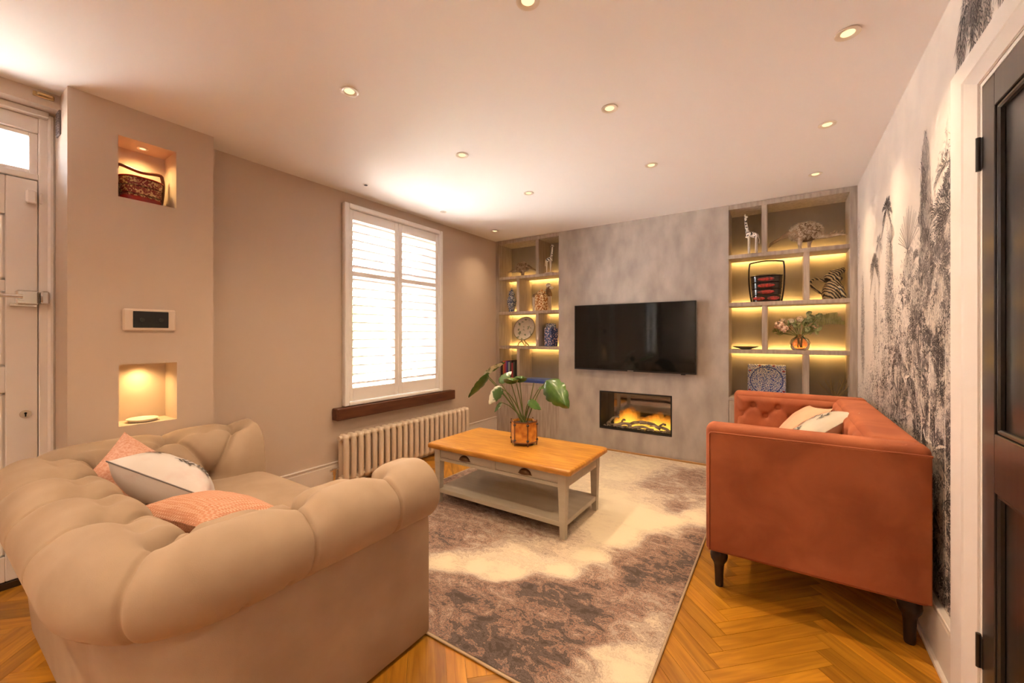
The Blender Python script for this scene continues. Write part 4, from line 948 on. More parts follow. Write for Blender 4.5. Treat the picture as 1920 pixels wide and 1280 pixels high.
def stem(p1, bend=(0, 0, .03), r=.0036):
    p0 = Vector((pcx+random.uniform(-.02, .02), pcy+random.uniform(-.02, .02), pz+.15)); p1 = Vector(p1); pts = [p0.lerp(p1, f)+Vector(bend)*math.sin(PI*f) for f in np.linspace(0, 1, 9)]
    b = B(); b.tube(pts, [r*1.25-(r*.5)*f for f in np.linspace(0, 1, 9)], 7); b.obj('stem', stem_m, t, 60)
def mleaf(bu, bv, tu, tv, d0, d1, w_, m, side, bend=(0, 0, .03), **kw):
    p0 = px3(bu, bv, d0); p1 = px3(tu, tv, d1); stem(p0, bend); leaf(p0, p1, side, w_, m, **kw).obj('leaf', m, t, 180)
S_ = (math.cos(YAW), math.sin(YAW), 0); V_ = (0, 0, 1); D_ = (-math.sin(YAW), math.cos(YAW), 0)
mleaf(913, 706, 881, 749, 2.42, 2.38, .045, leaf_m, (.5, .8, .25), (-.0, 0, .02), curl=.3)
mleaf(911, 700, 944, 672, 2.44, 2.5, .03, leafw_m, (.3, .9, -.3), (0, 0, .02), droop=.25)
mleaf(938, 727, 916, 758, 2.42, 2.36, .045, leafw_m, (.75, .5, .5), (0, 0, .05), curl=.2)
mleaf(940, 754, 927, 772, 2.45, 2.4, .016, leafw_m, (.7, .6, .3), (0, 0, .03))
mleaf(957, 715, 962, 690, 2.48, 2.36, .06, leaf_m, S_, (0, 0, .01), droop=.45, curl=.3)
mleaf(974, 712, 978, 688, 2.52, 2.42, .055, leaf_m, S_, (0, 0, .01), droop=.5, curl=.35)
mleaf(938, 716, 958, 694, 2.5, 2.56, .035, leafw_m, (.2, .5, .9), (0, 0, .02), droop=.2)
mleaf(1024, 714, 1058, 758, 2.50, 2.40, .088, leaf_m, (.60, .35, .70), (.01, 0, .045), curl=.55, fold=.12, droop=.12)
mleaf(1012, 726, 1037, 714, 2.52, 2.5, .04, leaf_m, (0, .9, .45), (.01, 0, .03), droop=.3)
mleaf(992, 752, 1012, 766, 2.48, 2.42, .033, leaf_m, (.3, .5, .85), (0, 0, .03))
stem(px3(1001, 717, 2.5), (.01, 0, .03)); stem(px3(968, 718, 2.5), (0, 0, .01))
# ------------------------------------------------------------------ things on the shelves
def place(u, y): return at(u, 600, 'Y', y).x
YS = 4.31
wire = mat('pale_driftwood', (.62, .50, .38), .8, col2=(.34, .24, .15), nscale=25)
brownwood = mat('dark_driftwood', (.17, .10, .05), .7, col2=(.33, .22, .13), nscale=20)
giraffe_m = mat('white_giraffe_patches', (.05, .04, .04), .5, col2=(.85, .80, .74), nscale=75, detail=0, ramp=(.40, .45))
silver = mat('white_paint_figure', (.75, .70, .64), .45)
def giraffe(u, z, hgt, mirror, label):
    YS = 4.235; x = place(u, YS); t = thing('giraffe_figurine', label, 'figurine', (x, YS, z), 'giraffe figurines'); s_ = hgt; m = -1 if mirror else 1
    g = lambda dx, dy, dz: (x+m*dx*s_, YS+dy*s_, z+dz*s_)
    b = B(); b.tube([g(-.06, 0, .42), g(-.02, 0, .50), g(.06, 0, .48), g(.15, 0, .44), g(.19, 0, .40)], [.03*s_, .065*s_, .068*s_, .058*s_, .03*s_], 10)
    b.tube([g(-.02, 0, .50), g(-.055, 0, .62), g(-.075, 0, .78), g(-.08, 0, .90)], [.05*s_, .036*s_, .027*s_, .024*s_], 9)
    b.tube([g(-.075, 0, .90), g(-.085, 0, .93), g(-.03, -.03, .925)], [.025*s_, .034*s_, .016*s_], 8); b.obj('body', giraffe_m, t, 60)
    b = B()
    for dy in (-.03, .03): b.tube([g(-.085, dy, .94), g(-.09, dy*1.6, .99)], [.009*s_, .013*s_], 6); b.tube([g(-.085, dy, .935), g(-.10, dy*3.2, .955)], [.014*s_, .006*s_], 6)
    b.obj('horns', silver, t, 60)
    for dx, dy, ex in ((-.01, -.035, -.02), (-.01, .035, .01), (.15, -.035, .13), (.15, .035, .165)):
        b = B(); b.tube([g(dx, dy, .45), g((dx+ex)/2, dy, .22), g(ex, dy, .02), g(ex-.012, dy, .0)], [.026*s_, .017*s_, .013*s_, .019*s_], 8); b.obj('leg', silver, t, 60)
    b = B(); b.tube([g(.19, 0, .42), g(.215, 0, .33), g(.205, 0, .25)], [.010*s_, .008*s_, .014*s_], 6); b.obj('tail', silver, t, 60)
    return t, b
giraffe(1405, SH[0], .365, False, 'white and black giraffe figurine in the bookcase behind the rust sofa')
giraffe(1032, SH[0]+.012, .325, True, 'white and black giraffe figurine in the corner bookcase')
gx = place(1032, 4.235); b = B(); b.box(gx-.055, 4.195, SH[0], gx+.045, 4.275, SH[0]+.012, .003); b.obj('base', silver, [o for o in COL.objects if o.name.startswith('giraffe_figurine')][-1])
def driftbird(u, z, s_, m, label, seed):
    YS = 4.26; x = place(u, YS); t = thing('driftwood_animal', label, 'sculpture', (x, YS, z), 'driftwood animal sculptures'); rn = random.Random(seed)
    g = lambda dx, dy, dz: Vector((x+m*dx*s_, YS+dy*s_, z+dz*s_))
    b = B(); b.ell(g(.02, 0, .34), (.27*s_, .13*s_, .19*s_), 9, 14); b.tube([g(-.17, 0, .36), g(-.26, 0, .35), g(-.40, 0, .27), g(-.56, 0, .18), g(-.60, 0, .11)], [.085*s_, .06*s_, .03*s_, .024*s_, .008*s_], 8); b.obj('body', brownwood, t, 60)
    b = B()
    for i in range(620):
        th, ph = rn.uniform(0, 2*PI), math.asin(rn.uniform(-.75, 1)); p = g(.02+.28*math.cos(th)*math.cos(ph), .14*math.sin(th)*math.cos(ph), .34+.20*math.sin(ph)); r_ = rn.uniform(.010, .022)*s_*1.2; a0 = rn.uniform(0, 6)
        pts = [p+Vector((math.cos(a0+a)*r_*(1-a/7), rn.uniform(-.3, .3)*r_, math.sin(a0+a)*r_*(1-a/7))) for a in np.linspace(0, 4, 5)]; b.tube(pts, .0042*s_*1.5, 4)
    o = b.obj('wood_curls', wire, t); o['kind'] = 'stuff'
    for j, (dx, dy) in enumerate(((-.06, -.07), (.10, .07))):
        b = B(); b.tube([g(dx, dy, .22), g(dx-.02, dy, .10), g(dx-.01, dy, .015)], [.05*s_, .03*s_, .025*s_], 8)
        for k in (-1, 0, 1): b.tube([g(dx-.01, dy, .012), g(dx-.10, dy+.04*k, .008)], [.012*s_, .007*s_], 5)
        b.obj('leg', wire, t, 60)
    b = B(); b.tube([g(.22, 0, .25), g(.38, 0, .22), g(.52, 0, .24), g(.66, 0, .21)], [.06*s_, .04*s_, .03*s_, .006*s_], 7)
    for i in range(16): q = g(rn.uniform(.28, .6), rn.uniform(-.02, .02), .25+rn.uniform(-.01, .02)); b.tube([q, q+Vector((.02*m*s_, 0, .04*s_))], .008*s_, 4)
    b.obj('tail', wire, t)
    return t
driftbird(1508, SH[0], .43, 1, 'driftwood bird sculpture with long beak in the bookcase behind the rust sofa', 5)
driftbird(980, SH[0], .33, -1, 'driftwood bird sculpture with long beak in the corner bookcase', 9)
# lacquer food baskets
lac_red = mat('red_lacquer', (.30, .012, .008), .25, coat=.5); lac_blk = mat('black_lacquer', (.015, .008, .007), .2, coat=.5)
lac_car = mat('red_lacquer_carved', (.34, .018, .012), .3, col2=(.09, .008, .006), nscale=60, detail=2, coat=.4)
lac_pat = mat('gilt_lacquer_pattern', (.16, .012, .01), .35, col2=(.50, .34, .15), nscale=70, detail=1, ramp=(.52, .56), distort=1.2)
def stack_basket(c, w_, d_, h_, tiers, label, colr, band, handle, gilt=False, tall=.28, rot=0):
    t = thing('lacquer_basket', label, 'basket', c, 'stacked lacquer baskets', (0, 0, rot)); x, y, z = 0, 0, 0
    th = h_/(tiers+.25)
    def ring(z0, z1, k0, k1, m, nm):
        b = B(); rows = []
        for kk, zz in ((k0*.965, z0), (k0, z0+.004), (k0*1.0, (z0+z1)/2), (k1, z1-.004), (k1*.965, z1)):
            rows.append([(p[0], p[1], zz) for p in [(w_/2*kk*math.copysign(abs(math.cos(a))**.72, math.cos(a)), d_/2*kk*math.copysign(abs(math.sin(a))**.72, math.sin(a))) for a in [2*PI*i/40 for i in range(40)]]])
        b.grid(rows, cv=True); b.f += [tuple(range(40))[::-1], tuple(160+i for i in range(40))]; b.mi += [0, 0]; return b.obj(nm, m, t, 40, local=True)
    for i in range(tiers):
        k = .90+.10*i/tiers; tr = ring(th*i+.002, th*(i+1)-.001, k, k+.02, band if gilt and i < tiers else (colr), 'tier')
        if not gilt:
            for sx in ((-.22, .22) if i == 0 else (0,)):
                b = B(); b.ell((w_*sx, -d_/2*(k+.015)+.002, th*(i+.5)), (w_*(.19 if i == 0 else .27), .006, th*.30), 6, 20); b.obj('red_cartouche', band, tr, 60, local=True)
    ring(h_-th*.25, h_, 1.02, .9, lac_red if gilt else colr, 'lid')
    if gilt: ring(0, .03, .93, .95, lac_red, 'foot_ring')
    top = h_+tall*.42; hx = w_/2*1.06; b = B(); pts = [(-hx*.88, 0, .0), (-hx*1.0, 0, h_*.5), (-hx*1.04, 0, h_*.95)]
    pts += [(-hx*1.0, 0, top-.02), (-hx*.85, 0, top), (0, 0, top+(.012 if not gilt else -.012)), (hx*.85, 0, top), (hx*1.0, 0, top-.02)]
    pts += [(hx*1.04, 0, h_*.95), (hx*1.0, 0, h_*.5), (hx*.88, 0, 0)]; b.stube(pts, .0065 if not gilt else .009, 8); b.obj('handle', handle, t, 60, local=True)
    return t
stack_basket((place(1437, YS), YS-.02, SH[1]), .245, .20, .24, 4, 'black and red tiered lacquer basket beside the tiger jug', lac_blk, lac_car, lac_blk)
stack_basket((-2.925, .738, 1.9285), .188, .140, .138, 3, 'red and gilt tiered lacquer basket in the upper wall niche', lac_red, lac_pat, mat('brown_handle', (.10, .025, .01), .4), True, .125, R(97))
# tiger jug
tiger = mat('tiger_stripes', (.72, .58, .36), .35); tg = tiger.node_tree
wv = tg.nodes.new('ShaderNodeTexWave'); wv.inputs['Scale'].default_value = 20; wv.inputs['Distortion'].default_value = 4; wv.inputs['Detail'].default_value = 2; wv.bands_direction = 'DIAGONAL'
rm = tg.nodes.new('ShaderNodeValToRGB'); rm.color_ramp.elements[0].position = .42; rm.color_ramp.elements[1].position = .56; rm.color_ramp.elements[0].color = (.03, .02, .012, 1); rm.color_ramp.elements[1].color = (.42, .31, .17, 1)
tcn = tg.nodes.new('ShaderNodeTexCoord'); tg.links.new(tcn.outputs['Object'], wv.inputs[0]); tg.links.new(wv.outputs['Fac'], rm.inputs[0]); tg.links.new(rm.outputs[0], tg.nodes['Principled BSDF'].inputs['Base Color'])
jx = place(1562, YS); jz = SH[1]; t = thing('tiger_jug', 'striped tiger-shaped ceramic jug with a curled tail handle', 'jug', (jx, YS, jz))
b = B(); b.lathe([(.055, 0), (.068, .01), (.075, .05), (.066, .10), (.050, .14), (.044, .165)], (jx, YS, jz), 20, 1.05, .9); b.obj('body', tiger, t, 60)
b = B(); b.ell((jx-.01, YS-.005, jz+.185), (.055, .045, .042), 8, 14); b.ell((jx+.035, YS-.02, jz+.175), (.028, .026, .022), 6, 10)
b.tube([(jx+.0, YS, jz+.205), (jx+.045, YS, jz+.235), (jx+.075, YS, jz+.25)], [.045, .030, .018], 10); b.obj('head', tiger, t, 60)
for dy in (-.03, .03): b = B(); b.ell((jx-.02, YS+dy, jz+.225), (.014, .008, .018), 5, 8); b.obj('ear', tiger, t, 60)
for dy in (-.03, .03): b = B(); b.tube([(jx+.04, YS+dy-.01, jz+.11), (jx+.062, YS+dy-.012, jz+.05), (jx+.07, YS+dy-.012, jz+.005)], [.022, .017, .02], 8); b.obj('paw', tiger, t, 60)
b = B(); b.stube([(jx-.06, YS, jz+.05), (jx-.11, YS, jz+.085), (jx-.145, YS, jz+.13), (jx-.148, YS, jz+.165), (jx-.12, YS, jz+.185), (jx-.085, YS, jz+.175), (jx-.06, YS, jz+.16), (jx-.035, YS, jz+.17)], .0105, 8); b.obj('tail_handle', tiger, t, 60)
# shallow dish, vase with flowers, square plate, twig ornament
dx = place(1398, YS-.02); b = B(); b.lathe([(.04, 0), (.045, .004), (.085, .016), (.105, .026), (.102, .027), (.08, .02), (.03, .010), (0, .009)], (dx, YS-.02, SH[2]), 32); tag(b.obj('shallow_dish', mat('olive_glaze', (.20, .15, .08), .3, coat=.4), None, 50), 'wide shallow olive dish alone on its lit shelf', 'dish')
vx = place(1500, YS-.03); vz = SH[2]; vy = YS-.03; t = thing('flower_vase', 'round amber glass vase of pink and green flowers', 'vase', (vx, vy, vz))
amber = mat('amber_glass', (.95, .62, .42), .05, trans=1, ior=1.35)
b = B(); b.lathe([(.045, 0), (.062, .008), (.074, .04), (.075, .06), (.062, .095), (.030, .118), (.024, .128), (.028, .136), (.025, .135), (.021, .127), (.027, .116), (.058, .093), (.071, .06), (.070, .04), (.058, .012), (0, .008)], (vx, vy, vz), 32); b.obj('glass', amber, t, 60)
rn = random.Random(21); petal = mat('dusty_pink_petal', (.72, .42, .30), .8, col2=(.82, .62, .48), nscale=30); gleaf = mat('sage_leaf', (.20, .24, .09), .7, col2=(.38, .40, .20), nscale=20); cream_f = mat('cream_petal', (.80, .70, .55), .8)
def flower(c, r_, m, nm):
    b = B()
    for i in range(26):
        d = Vector((rn.gauss(0, 1), rn.gauss(0, 1), rn.gauss(0, 1))).normalized(); M = d.to_track_quat('Z', 'Y').to_matrix(); b.ell(Vector(c)+d*r_*.72, (r_*.34, r_*.30, r_*.16), 4, 6, M)
    return b.obj(nm, m, t, 180)
def vstem(p): b = B(); b.tube([(vx+rn.uniform(-.02, .02), vy, vz+.02), (vx+(p[0]-vx)*.15, vy, vz+.12), p], .0022, 5); b.obj('flower_stem', stem_m, t, 60)
for dx_, dz_, r_, m in ((-.115, .185, .040, petal), (-.085, .155, .034, petal), (-.05, .215, .03, cream_f), (-.135, .135, .026, gleaf), (-.06, .165, .032, petal), (-.095, .225, .024, cream_f), (-.02, .19, .03, gleaf), (.03, .21, .034, gleaf), (.06, .235, .036, gleaf), (.10, .255, .028, gleaf), (.08, .17, .026, petal), (.0, .235, .026, cream_f), (-.11, .12, .022, gleaf), (.05, .275, .026, gleaf), (.04, .15, .024, gleaf)):
    p = (vx+dx_*1.3, vy+rn.uniform(-.03, .03), vz+.02+dz_*1.05); vstem(p); flower(p, r_*1.12, m, 'flower_head')
for k in range(26):
    a_ = rn.uniform(0, PI); q_ = rn.uniform(.5, 1.0); p = Vector((vx-.01+.165*q_*math.cos(a_), vy+rn.uniform(-.035, .035), vz+.15+.11*q_*math.sin(a_)))
    M_ = Euler((rn.uniform(0, 6), rn.uniform(0, 6), rn.uniform(0, 6))).to_matrix(); b = B(); b.ell(p, (.030, .015, .003), 4, 8, M_); b.tube([p, (vx+(p.x-vx)*.3, vy, vz+.13)], .0014, 4); b.obj('leaf', gleaf, t, 60)
for k in range(3):
    e = Vector((vx+.215+.05*k/2+.03, vy+.02*k, vz+.30-.035*k)); p0 = Vector((vx, vy, vz+.12)); b = B(); pts = [p0.lerp(e, f)+Vector((0, 0, .05*math.sin(PI*f))) for f in np.linspace(0, 1, 8)]; b.tube(pts, .0018, 4)
    for f in np.linspace(.45, 1, 13):
        q = p0.lerp(e, f)+Vector((0, 0, .05*math.sin(PI*f)))
        for sg in (-1, 1): b.ell(q+Vector((.003, 0, sg*.009)), (.0055, .003, .0115), 3, 5)
    b.obj('leafy_sprig', gleaf, t)
plate_m = mat('blue_white_glaze', (.72, .70, .70), .2, coat=.5); pt = plate_m.node_tree
vo = pt.nodes.new('ShaderNodeTexVoronoi'); vo.inputs['Scale'].default_value = 92; vo.feature = 'DISTANCE_TO_EDGE'; rm = pt.nodes.new('ShaderNodeValToRGB'); rm.color_ramp.elements[0].position = .10; rm.color_ramp.elements[1].position = .17; rm.color_ramp.elements[0].color = (.02, .06, .30, 1); rm.color_ramp.elements[1].color = (.75, .73, .72, 1)
tcn = pt.nodes.new('ShaderNodeTexCoord'); pt.links.new(tcn.outputs['Object'], vo.inputs[0]); pt.links.new(vo.outputs['Distance'], rm.inputs[0]); pt.links.new(rm.outputs[0], pt.nodes['Principled BSDF'].inputs['Base Color'])
sx = place(1437, 4.40); t = thing('square_plate', 'square blue and white patterned plate propped up behind the rust sofa', 'plate', (sx, 4.39, CABT), None, (R(-11), 0, 0))
b = B(); b.box(-.15, -.007, .004, .15, .007, .300, .006); b.obj('plate', plate_m, t, local=True)
b = B()
for i in range(40):
    a0, a1 = 2*PI*i/40, 2*PI*(i+1)/40; b.add([(rr_*math.cos(a), -.0078, .152+rr_*math.sin(a)) for a, rr_ in ((a0, .122), (a1, .122), (a1, .130), (a0, .130))], [(0, 1, 2, 3)])
b.obj('painted_ring', mat('cobalt_line', (.015, .04, .22), .25, coat=.5), t, local=True)
b = B()
for (x_, z_) in ((-.055, .288), (.055, .288), (-.132, .24), (.132, .24), (-.132, .06), (.132, .06)): b.ell((x_, -.0075, z_), (.012, .0012, .007), 4, 10)
b.obj('painted_red_spots', mat('iron_red', (.25, .03, .03), .25), t, 60, local=True)
b = B(); b.tube([(-.08, -.02, 0), (-.08, .02, .01), (-.08, .06, .0)], .004, 6); b.tube([(.08, -.02, 0), (.08, .02, .01), (.08, .06, .0)], .004, 6); b.obj('wire_stand', brass, t, 60, local=True)
tx = place(1568, YS); t = thing('twig_ornament', 'spiky brass twig ornament low in the bookcase behind the rust sofa', 'ornament', (tx, YS, CABT))
for i in range(16):
    b = B(); p = Vector((tx, YS, CABT+.03)); d = Vector((rn.uniform(-.7, .7), rn.uniform(-.4, .4), 1)).normalized(); pts = [p]
    for k in range(6): d = (d+Vector((rn.gauss(0, .25), rn.gauss(0, .2), rn.uniform(0, .2)))).normalized(); p = p+d*.032; pts.append(p)
    b.tube(pts, [.0022]*6+[.0008], 5); b.obj('twig', mat('twig_brass', (.30, .22, .10), .5) if 'twig_brass' not in MATS else MATS['twig_brass'], t, 60)
b = B(); b.lathe([(.04, 0), (.045, .01), (.02, .03), (.012, .045)], (tx, YS, CABT), 16); b.obj('base', MATS['twig_brass'], t, 50)
# corner bookcase
bw_m = mat('blue_floral_porcelain', (.05, .08, .19), .25, col2=(.62, .62, .64), nscale=85, detail=2, ramp=(.5, .58), coat=.4)
x = place(959.5, YS); t = thing('temple_jar', 'tall blue and white lidded temple jar in the corner bookcase', 'jar', (x, YS, SH[1]))
b = B(); b.lathe([(.034, 0), (.038, .01), (.036, .03), (.056, .10), (.062, .14), (.052, .185), (.034, .205), (.033, .215)], (x, YS, SH[1]), 24); b.obj('jar_body', bw_m, t, 60)
b = B(); b.lathe([(.040, .215), (.042, .222), (.034, .250), (.018, .275), (.010, .285), (.013, .295), (.004, .31)], (x, YS, SH[1]), 20); b.obj('lid', bw_m, t, 60)
imari = mat('gilt_imari_glaze', (.34, .12, .03), .25, col2=(.78, .62, .36), nscale=55, detail=3, ramp=(.45, .58), coat=.4)
x = place(1016, YS-.03); y_ = YS-.04; t = thing('ginger_jar', 'gold and brown patterned ginger jar in front of the animal figure', 'jar', (x, y_, SH[1]))
b = B(); b.lathe([(.07, 0), (.078, .01), (.085, .08), (.084, .15), (.074, .19), (.05, .205)], (x, y_, SH[1]), 8); b.obj('jar_body', imari, t, 20)
b = B(); b.lathe([(.055, .205), (.057, .212), (.045, .235), (.015, .245), (.012, .255), (.002, .262)], (x, y_, SH[1]), 20); b.obj('lid', imari, t, 60)
x = place(1018, YS+.08); y_ = YS+.085; t = thing('animal_figurine', 'brown standing animal figure with white leaf-like ears behind the ginger jar', 'figurine', (x, y_, SH[1]))
b = B(); b.tube([(x-.13, y_, SH[1]+.19), (x-.06, y_, SH[1]+.20), (x+.05, y_, SH[1]+.20), (x+.11, y_, SH[1]+.19)], [.03, .05, .05, .03], 10); b.tube([(x+.09, y_, SH[1]+.20), (x+.075, y_-.01, SH[1]+.27), (x+.11, y_-.02, SH[1]+.29)], [.035, .03, .02], 8); b.obj('body', brownwood, t, 60)
for dx_ in (-.125, -.10, .09, .115): b = B(); b.tube([(x+dx_, y_-.02, SH[1]+.18), (x+dx_, y_-.02, SH[1])], [.014, .010], 8); b.obj('leg', silver, t, 60)
for k in range(5):
    b = B(); a = R(50+20*k); b.ell((x+.08+.030*math.cos(a), y_-.02, SH[1]+.287+.030*math.sin(a)), (.028, .006, .009), 5, 8, Matrix.Rotation(-a, 3, 'Y')); b.obj('ear', silver, t, 60)
b = B(); b.ell((x+.125, y_-.025, SH[1]+.283), (.035, .018, .016), 6, 10); b.obj('muzzle', silver, t, 60)
x = place(984, YS+.04); t = thing('display_plate', 'round floral plate on a bent wood stand in the corner bookcase', 'plate', (x, YS+.04, SH[2]))
M = Matrix.Rotation(R(-72), 3, 'X'); pm_ = mat('floral_plate_glaze', (.74, .66, .54), .25, col2=(.22, .26, .15), nscale=24, detail=5, ramp=(.54, .62), coat=.3); b = B(); tmp = B(); tmp.lathe([(.07, 0), (.12, .004), (.150, .016), (.152, .020), (.148, .020), (.118, .010), (.06, .006), (0, .006)], (0, 0, 0), 40)
b.add([(M.inverted() @ Vector(p))+Vector((x, YS+.04, SH[2]+.212)) for p in tmp.v], tmp.f); b.obj('plate', pm_, t, 50)
b = B(); tmp = B(); tmp.grid([[((.151+.004*math.cos(q))*math.cos(a), (.151+.004*math.cos(q))*math.sin(a), .019+.004*math.sin(q)) for q in [2*PI*k/6 for k in range(6)]] for a in [2*PI*k/40 for k in range(40)]], True, True); b.add([(M.inverted() @ Vector(p))+Vector((x, YS+.04, SH[2]+.212)) for p in tmp.v], tmp.f); b.obj('rim', mat('plate_rim', (.12, .09, .04), .35), t, 50)
b = B(); z = SH[2]
for sg in (-1, 1): b.tube([(x+sg*.06, YS-.03, z), (x+sg*.05, YS-.02, z+.035), (x+sg*.02, YS+.0, z+.06), (x+sg*.035, YS-.01, z+.09)], .006, 6); b.tube([(x+sg*.02, YS, z+.06), (x+sg*.03, YS+.09, z+.0)], .005, 6)
b.obj('stand', brownwood, t, 60)
x = place(1033, YS); b = B(); navy = mat('navy_floral_porcelain', (.03, .05, .14), .22, col2=(.60, .42, .44), nscale=62, detail=3, ramp=(.54, .62), coat=.5)
t = thing('tea_caddy', 'navy hexagonal tea caddy with pink flowers in the corner bookcase', 'jar', (x, YS, SH[2])); b.lathe([(.082, 0), (.089, .006), (.091, .10), (.091, .205), (.078, .222)], (x, YS, SH[2]), 6); b.obj('jar_body', navy, t, 20)
b = B(); b.lathe([(.058, .222), (.062, .226), (.062, .262), (.055, .27), (0, .271)], (x, YS, SH[2]), 20); b.obj('lid', bw_m, t, 40)
bx = -2.95
for i, (wd, hh, cc, cn) in enumerate(((.026, .235, (.03, .02, .02), 'black'), (.020, .25, (.45, .16, .05), 'orange'), (.022, .245, (.42, .04, .05), 'red'), (.020, .25, (.16, .05, .22), 'purple'), (.018, .24, (.03, .05, .18), 'navy'), (.022, .235, (.25, .33, .33), 'teal grey'), (.024, .255, (.06, .04, .04), 'dark brown'), (.024, .225, (.30, .03, .04), 'crimson'), (.022, .24, (.05, .06, .05), 'charcoal'))):
    t = thing('book', f'{cn} hardback standing in the corner bookcase', 'book', (bx+wd/2, YS-.02, CABT), 'books in the corner bookcase')
    b = B(); y0 = YS-.10
    b.box(bx, y0, CABT, bx+.0025, y0+.16, CABT+hh); b.box(bx+wd-.0025, y0, CABT, bx+wd-.0005, y0+.16, CABT+hh); b.box(bx, y0-.002, CABT, bx+wd-.0005, y0+.002, CABT+hh, .001); b.obj('cover', mat('book_cover_'+cn.replace(' ', '_'), cc, .5), t)
    b = B(); b.box(bx+.0026, y0+.002, CABT+.003, bx+wd-.0026, y0+.156, CABT+hh-.004); b.obj('pages', MATS.get('book_pages') or mat('book_pages', (.75, .68, .55), .9), t); bx += wd+.0005
xa, xb = place(985, YS-.06), place(1036, YS-.06)
for i, (z0, hh, ins_, cc, lab) in enumerate(((CABT, .03, 0, (.04, .07, .26), 'thick blue book lying flat in the corner bookcase'), (CABT+.0305, .016, .015, (.10, .16, .42), 'thin lighter blue book lying on the thick blue book'))):
    t = thing('book', lab, 'book', ((xa+xb)/2, YS-.06, z0), 'books in the corner bookcase'); m = mat(f'flat_book_{"blue" if i == 0 else "light_blue"}', cc, .4)
    b = B(); a, c = xa+ins_, xb-ins_; b.box(a, YS-.12+ins_, z0, c, YS+.08, z0+.003); b.box(a, YS-.12+ins_, z0+hh-.003, c, YS+.08, z0+hh); b.box(a, YS-.12+ins_, z0+.003, c, YS-.117+ins_, z0+hh-.003); b.obj('cover', m, t)
    b = B(); b.box(a+.003, YS-.116+ins_, z0+.003, c-.003, YS+.077, z0+hh-.003); b.obj('pages', MATS['book_pages'], t)
# dish in lower niche
b = B(); b.lathe([(.045, 0), (.06, .004), (.068, .016), (.065, .018), (.056, .010), (.02, .008), (0, .008)], (-2.915, .745, .7485), 28); tag(b.obj('ceramic_dish', mat('white_ceramic', (.80, .74, .62), .3, coat=.3), None, 50), 'small white ceramic dish in the lower lit niche', 'dish')
# ------------------------------------------------------------------ engraved jungle print on the wallpaper
class Ink:
    def __init__(s): s.v = []; s.f = []; s.mi = []; s.rn = random.Random(5)
    def line(s, pts, w0, w1, tone):
        x = XR-.0004-s.rn.random()*.0014; k = len(s.v); n = len(pts)
        for i, (y, z) in enumerate(pts):
            p, q = pts[max(i-1, 0)], pts[min(i+1, n-1)]; dy, dz = q[0]-p[0], q[1]-p[1]; L_ = math.hypot(dy, dz) or 1; f = i/(n-1); hw = (w0+(w1-w0)*f)/2
            s.v += [(x, y-dz/L_*hw, z+dy/L_*hw), (x, y+dz/L_*hw, z-dy/L_*hw)]
        for i in range(n-1): s.f.append((k+2*i, k+2*i+1, k+2*i+3, k+2*i+2)); s.mi.append(tone)
    def leafstroke(s, y, z, ang, L_, w_, tone, bend=0.0):
        c, sn = math.cos(ang), math.sin(ang); b_ = bend*L_
        pts = [(y+c*L_*f-sn*b_*f*f, z+sn*L_*f+c*b_*f*f) for f in (0, .35, .7, 1)]
        x = XR-.0004-s.rn.random()*.0014; k = len(s.v)
        for i, (py, pz_) in enumerate(pts):
            hw = w_/2*(.35, 1, .8, .08)[i]; s.v += [(x, py-sn*hw, pz_+c*hw), (x, py+sn*hw, pz_-c*hw)]
        for i in range(3): s.f.append((k+2*i, k+2*i+1, k+2*i+3, k+2*i+2)); s.mi.append(tone)
I_ = Ink(); rn = I_.rn
def interp(y, P):
    for (a, za), (c, zb_) in zip(P, P[1:]):
        if a <= y <= c: return za+(zb_-za)*(y-a)/(c-a)
    return P[0][1] if y < P[0][0] else P[-1][1]
TOPL = [(1.96, 1.96), (2.12, 1.94), (2.28, 1.86), (2.42, 1.78), (2.58, 1.70), (2.75, 1.60), (2.9, 1.52), (3.1, 1.55), (3.25, 1.42), (3.45, 1.22), (3.65, 1.05), (3.85, .95), (4.18, .86)]
def dens(y, z):
    zt = interp(y, TOPL)+.10*noise.noise(Vector((y*6, 2.2, 0))); d = max(0, min(1, (zt-z)/.55))**.8
    m1 = 1-((y-3.04)/.13)**2-((z-1.36)/.42)**2; m2 = 1-((y-3.93)/.10)**2-((z-1.25)/.46)**2; m3 = 1-((y-2.36)/.085)**2-((z-1.70)/.36)**2
    m4 = .55*(1-((y-4.11)/.06)**2-((z-1.95)/.25)**2); m5 = 1-((y-3.45)/.08)**2-((z-1.25)/.30)**2
    m6 = 1-((y-1.76)/.20)**2-((z-2.30)/.20)**2
    d *= .62+.38*noise.noise(Vector((y*5, z*5, 3)))+.25*(1 if z < 1.0 else 0)
    return max(d, 1.3*m1, .9*m2, 1.4*m3, m4*.5, .7*m5, .9*m6)
cnt = 0
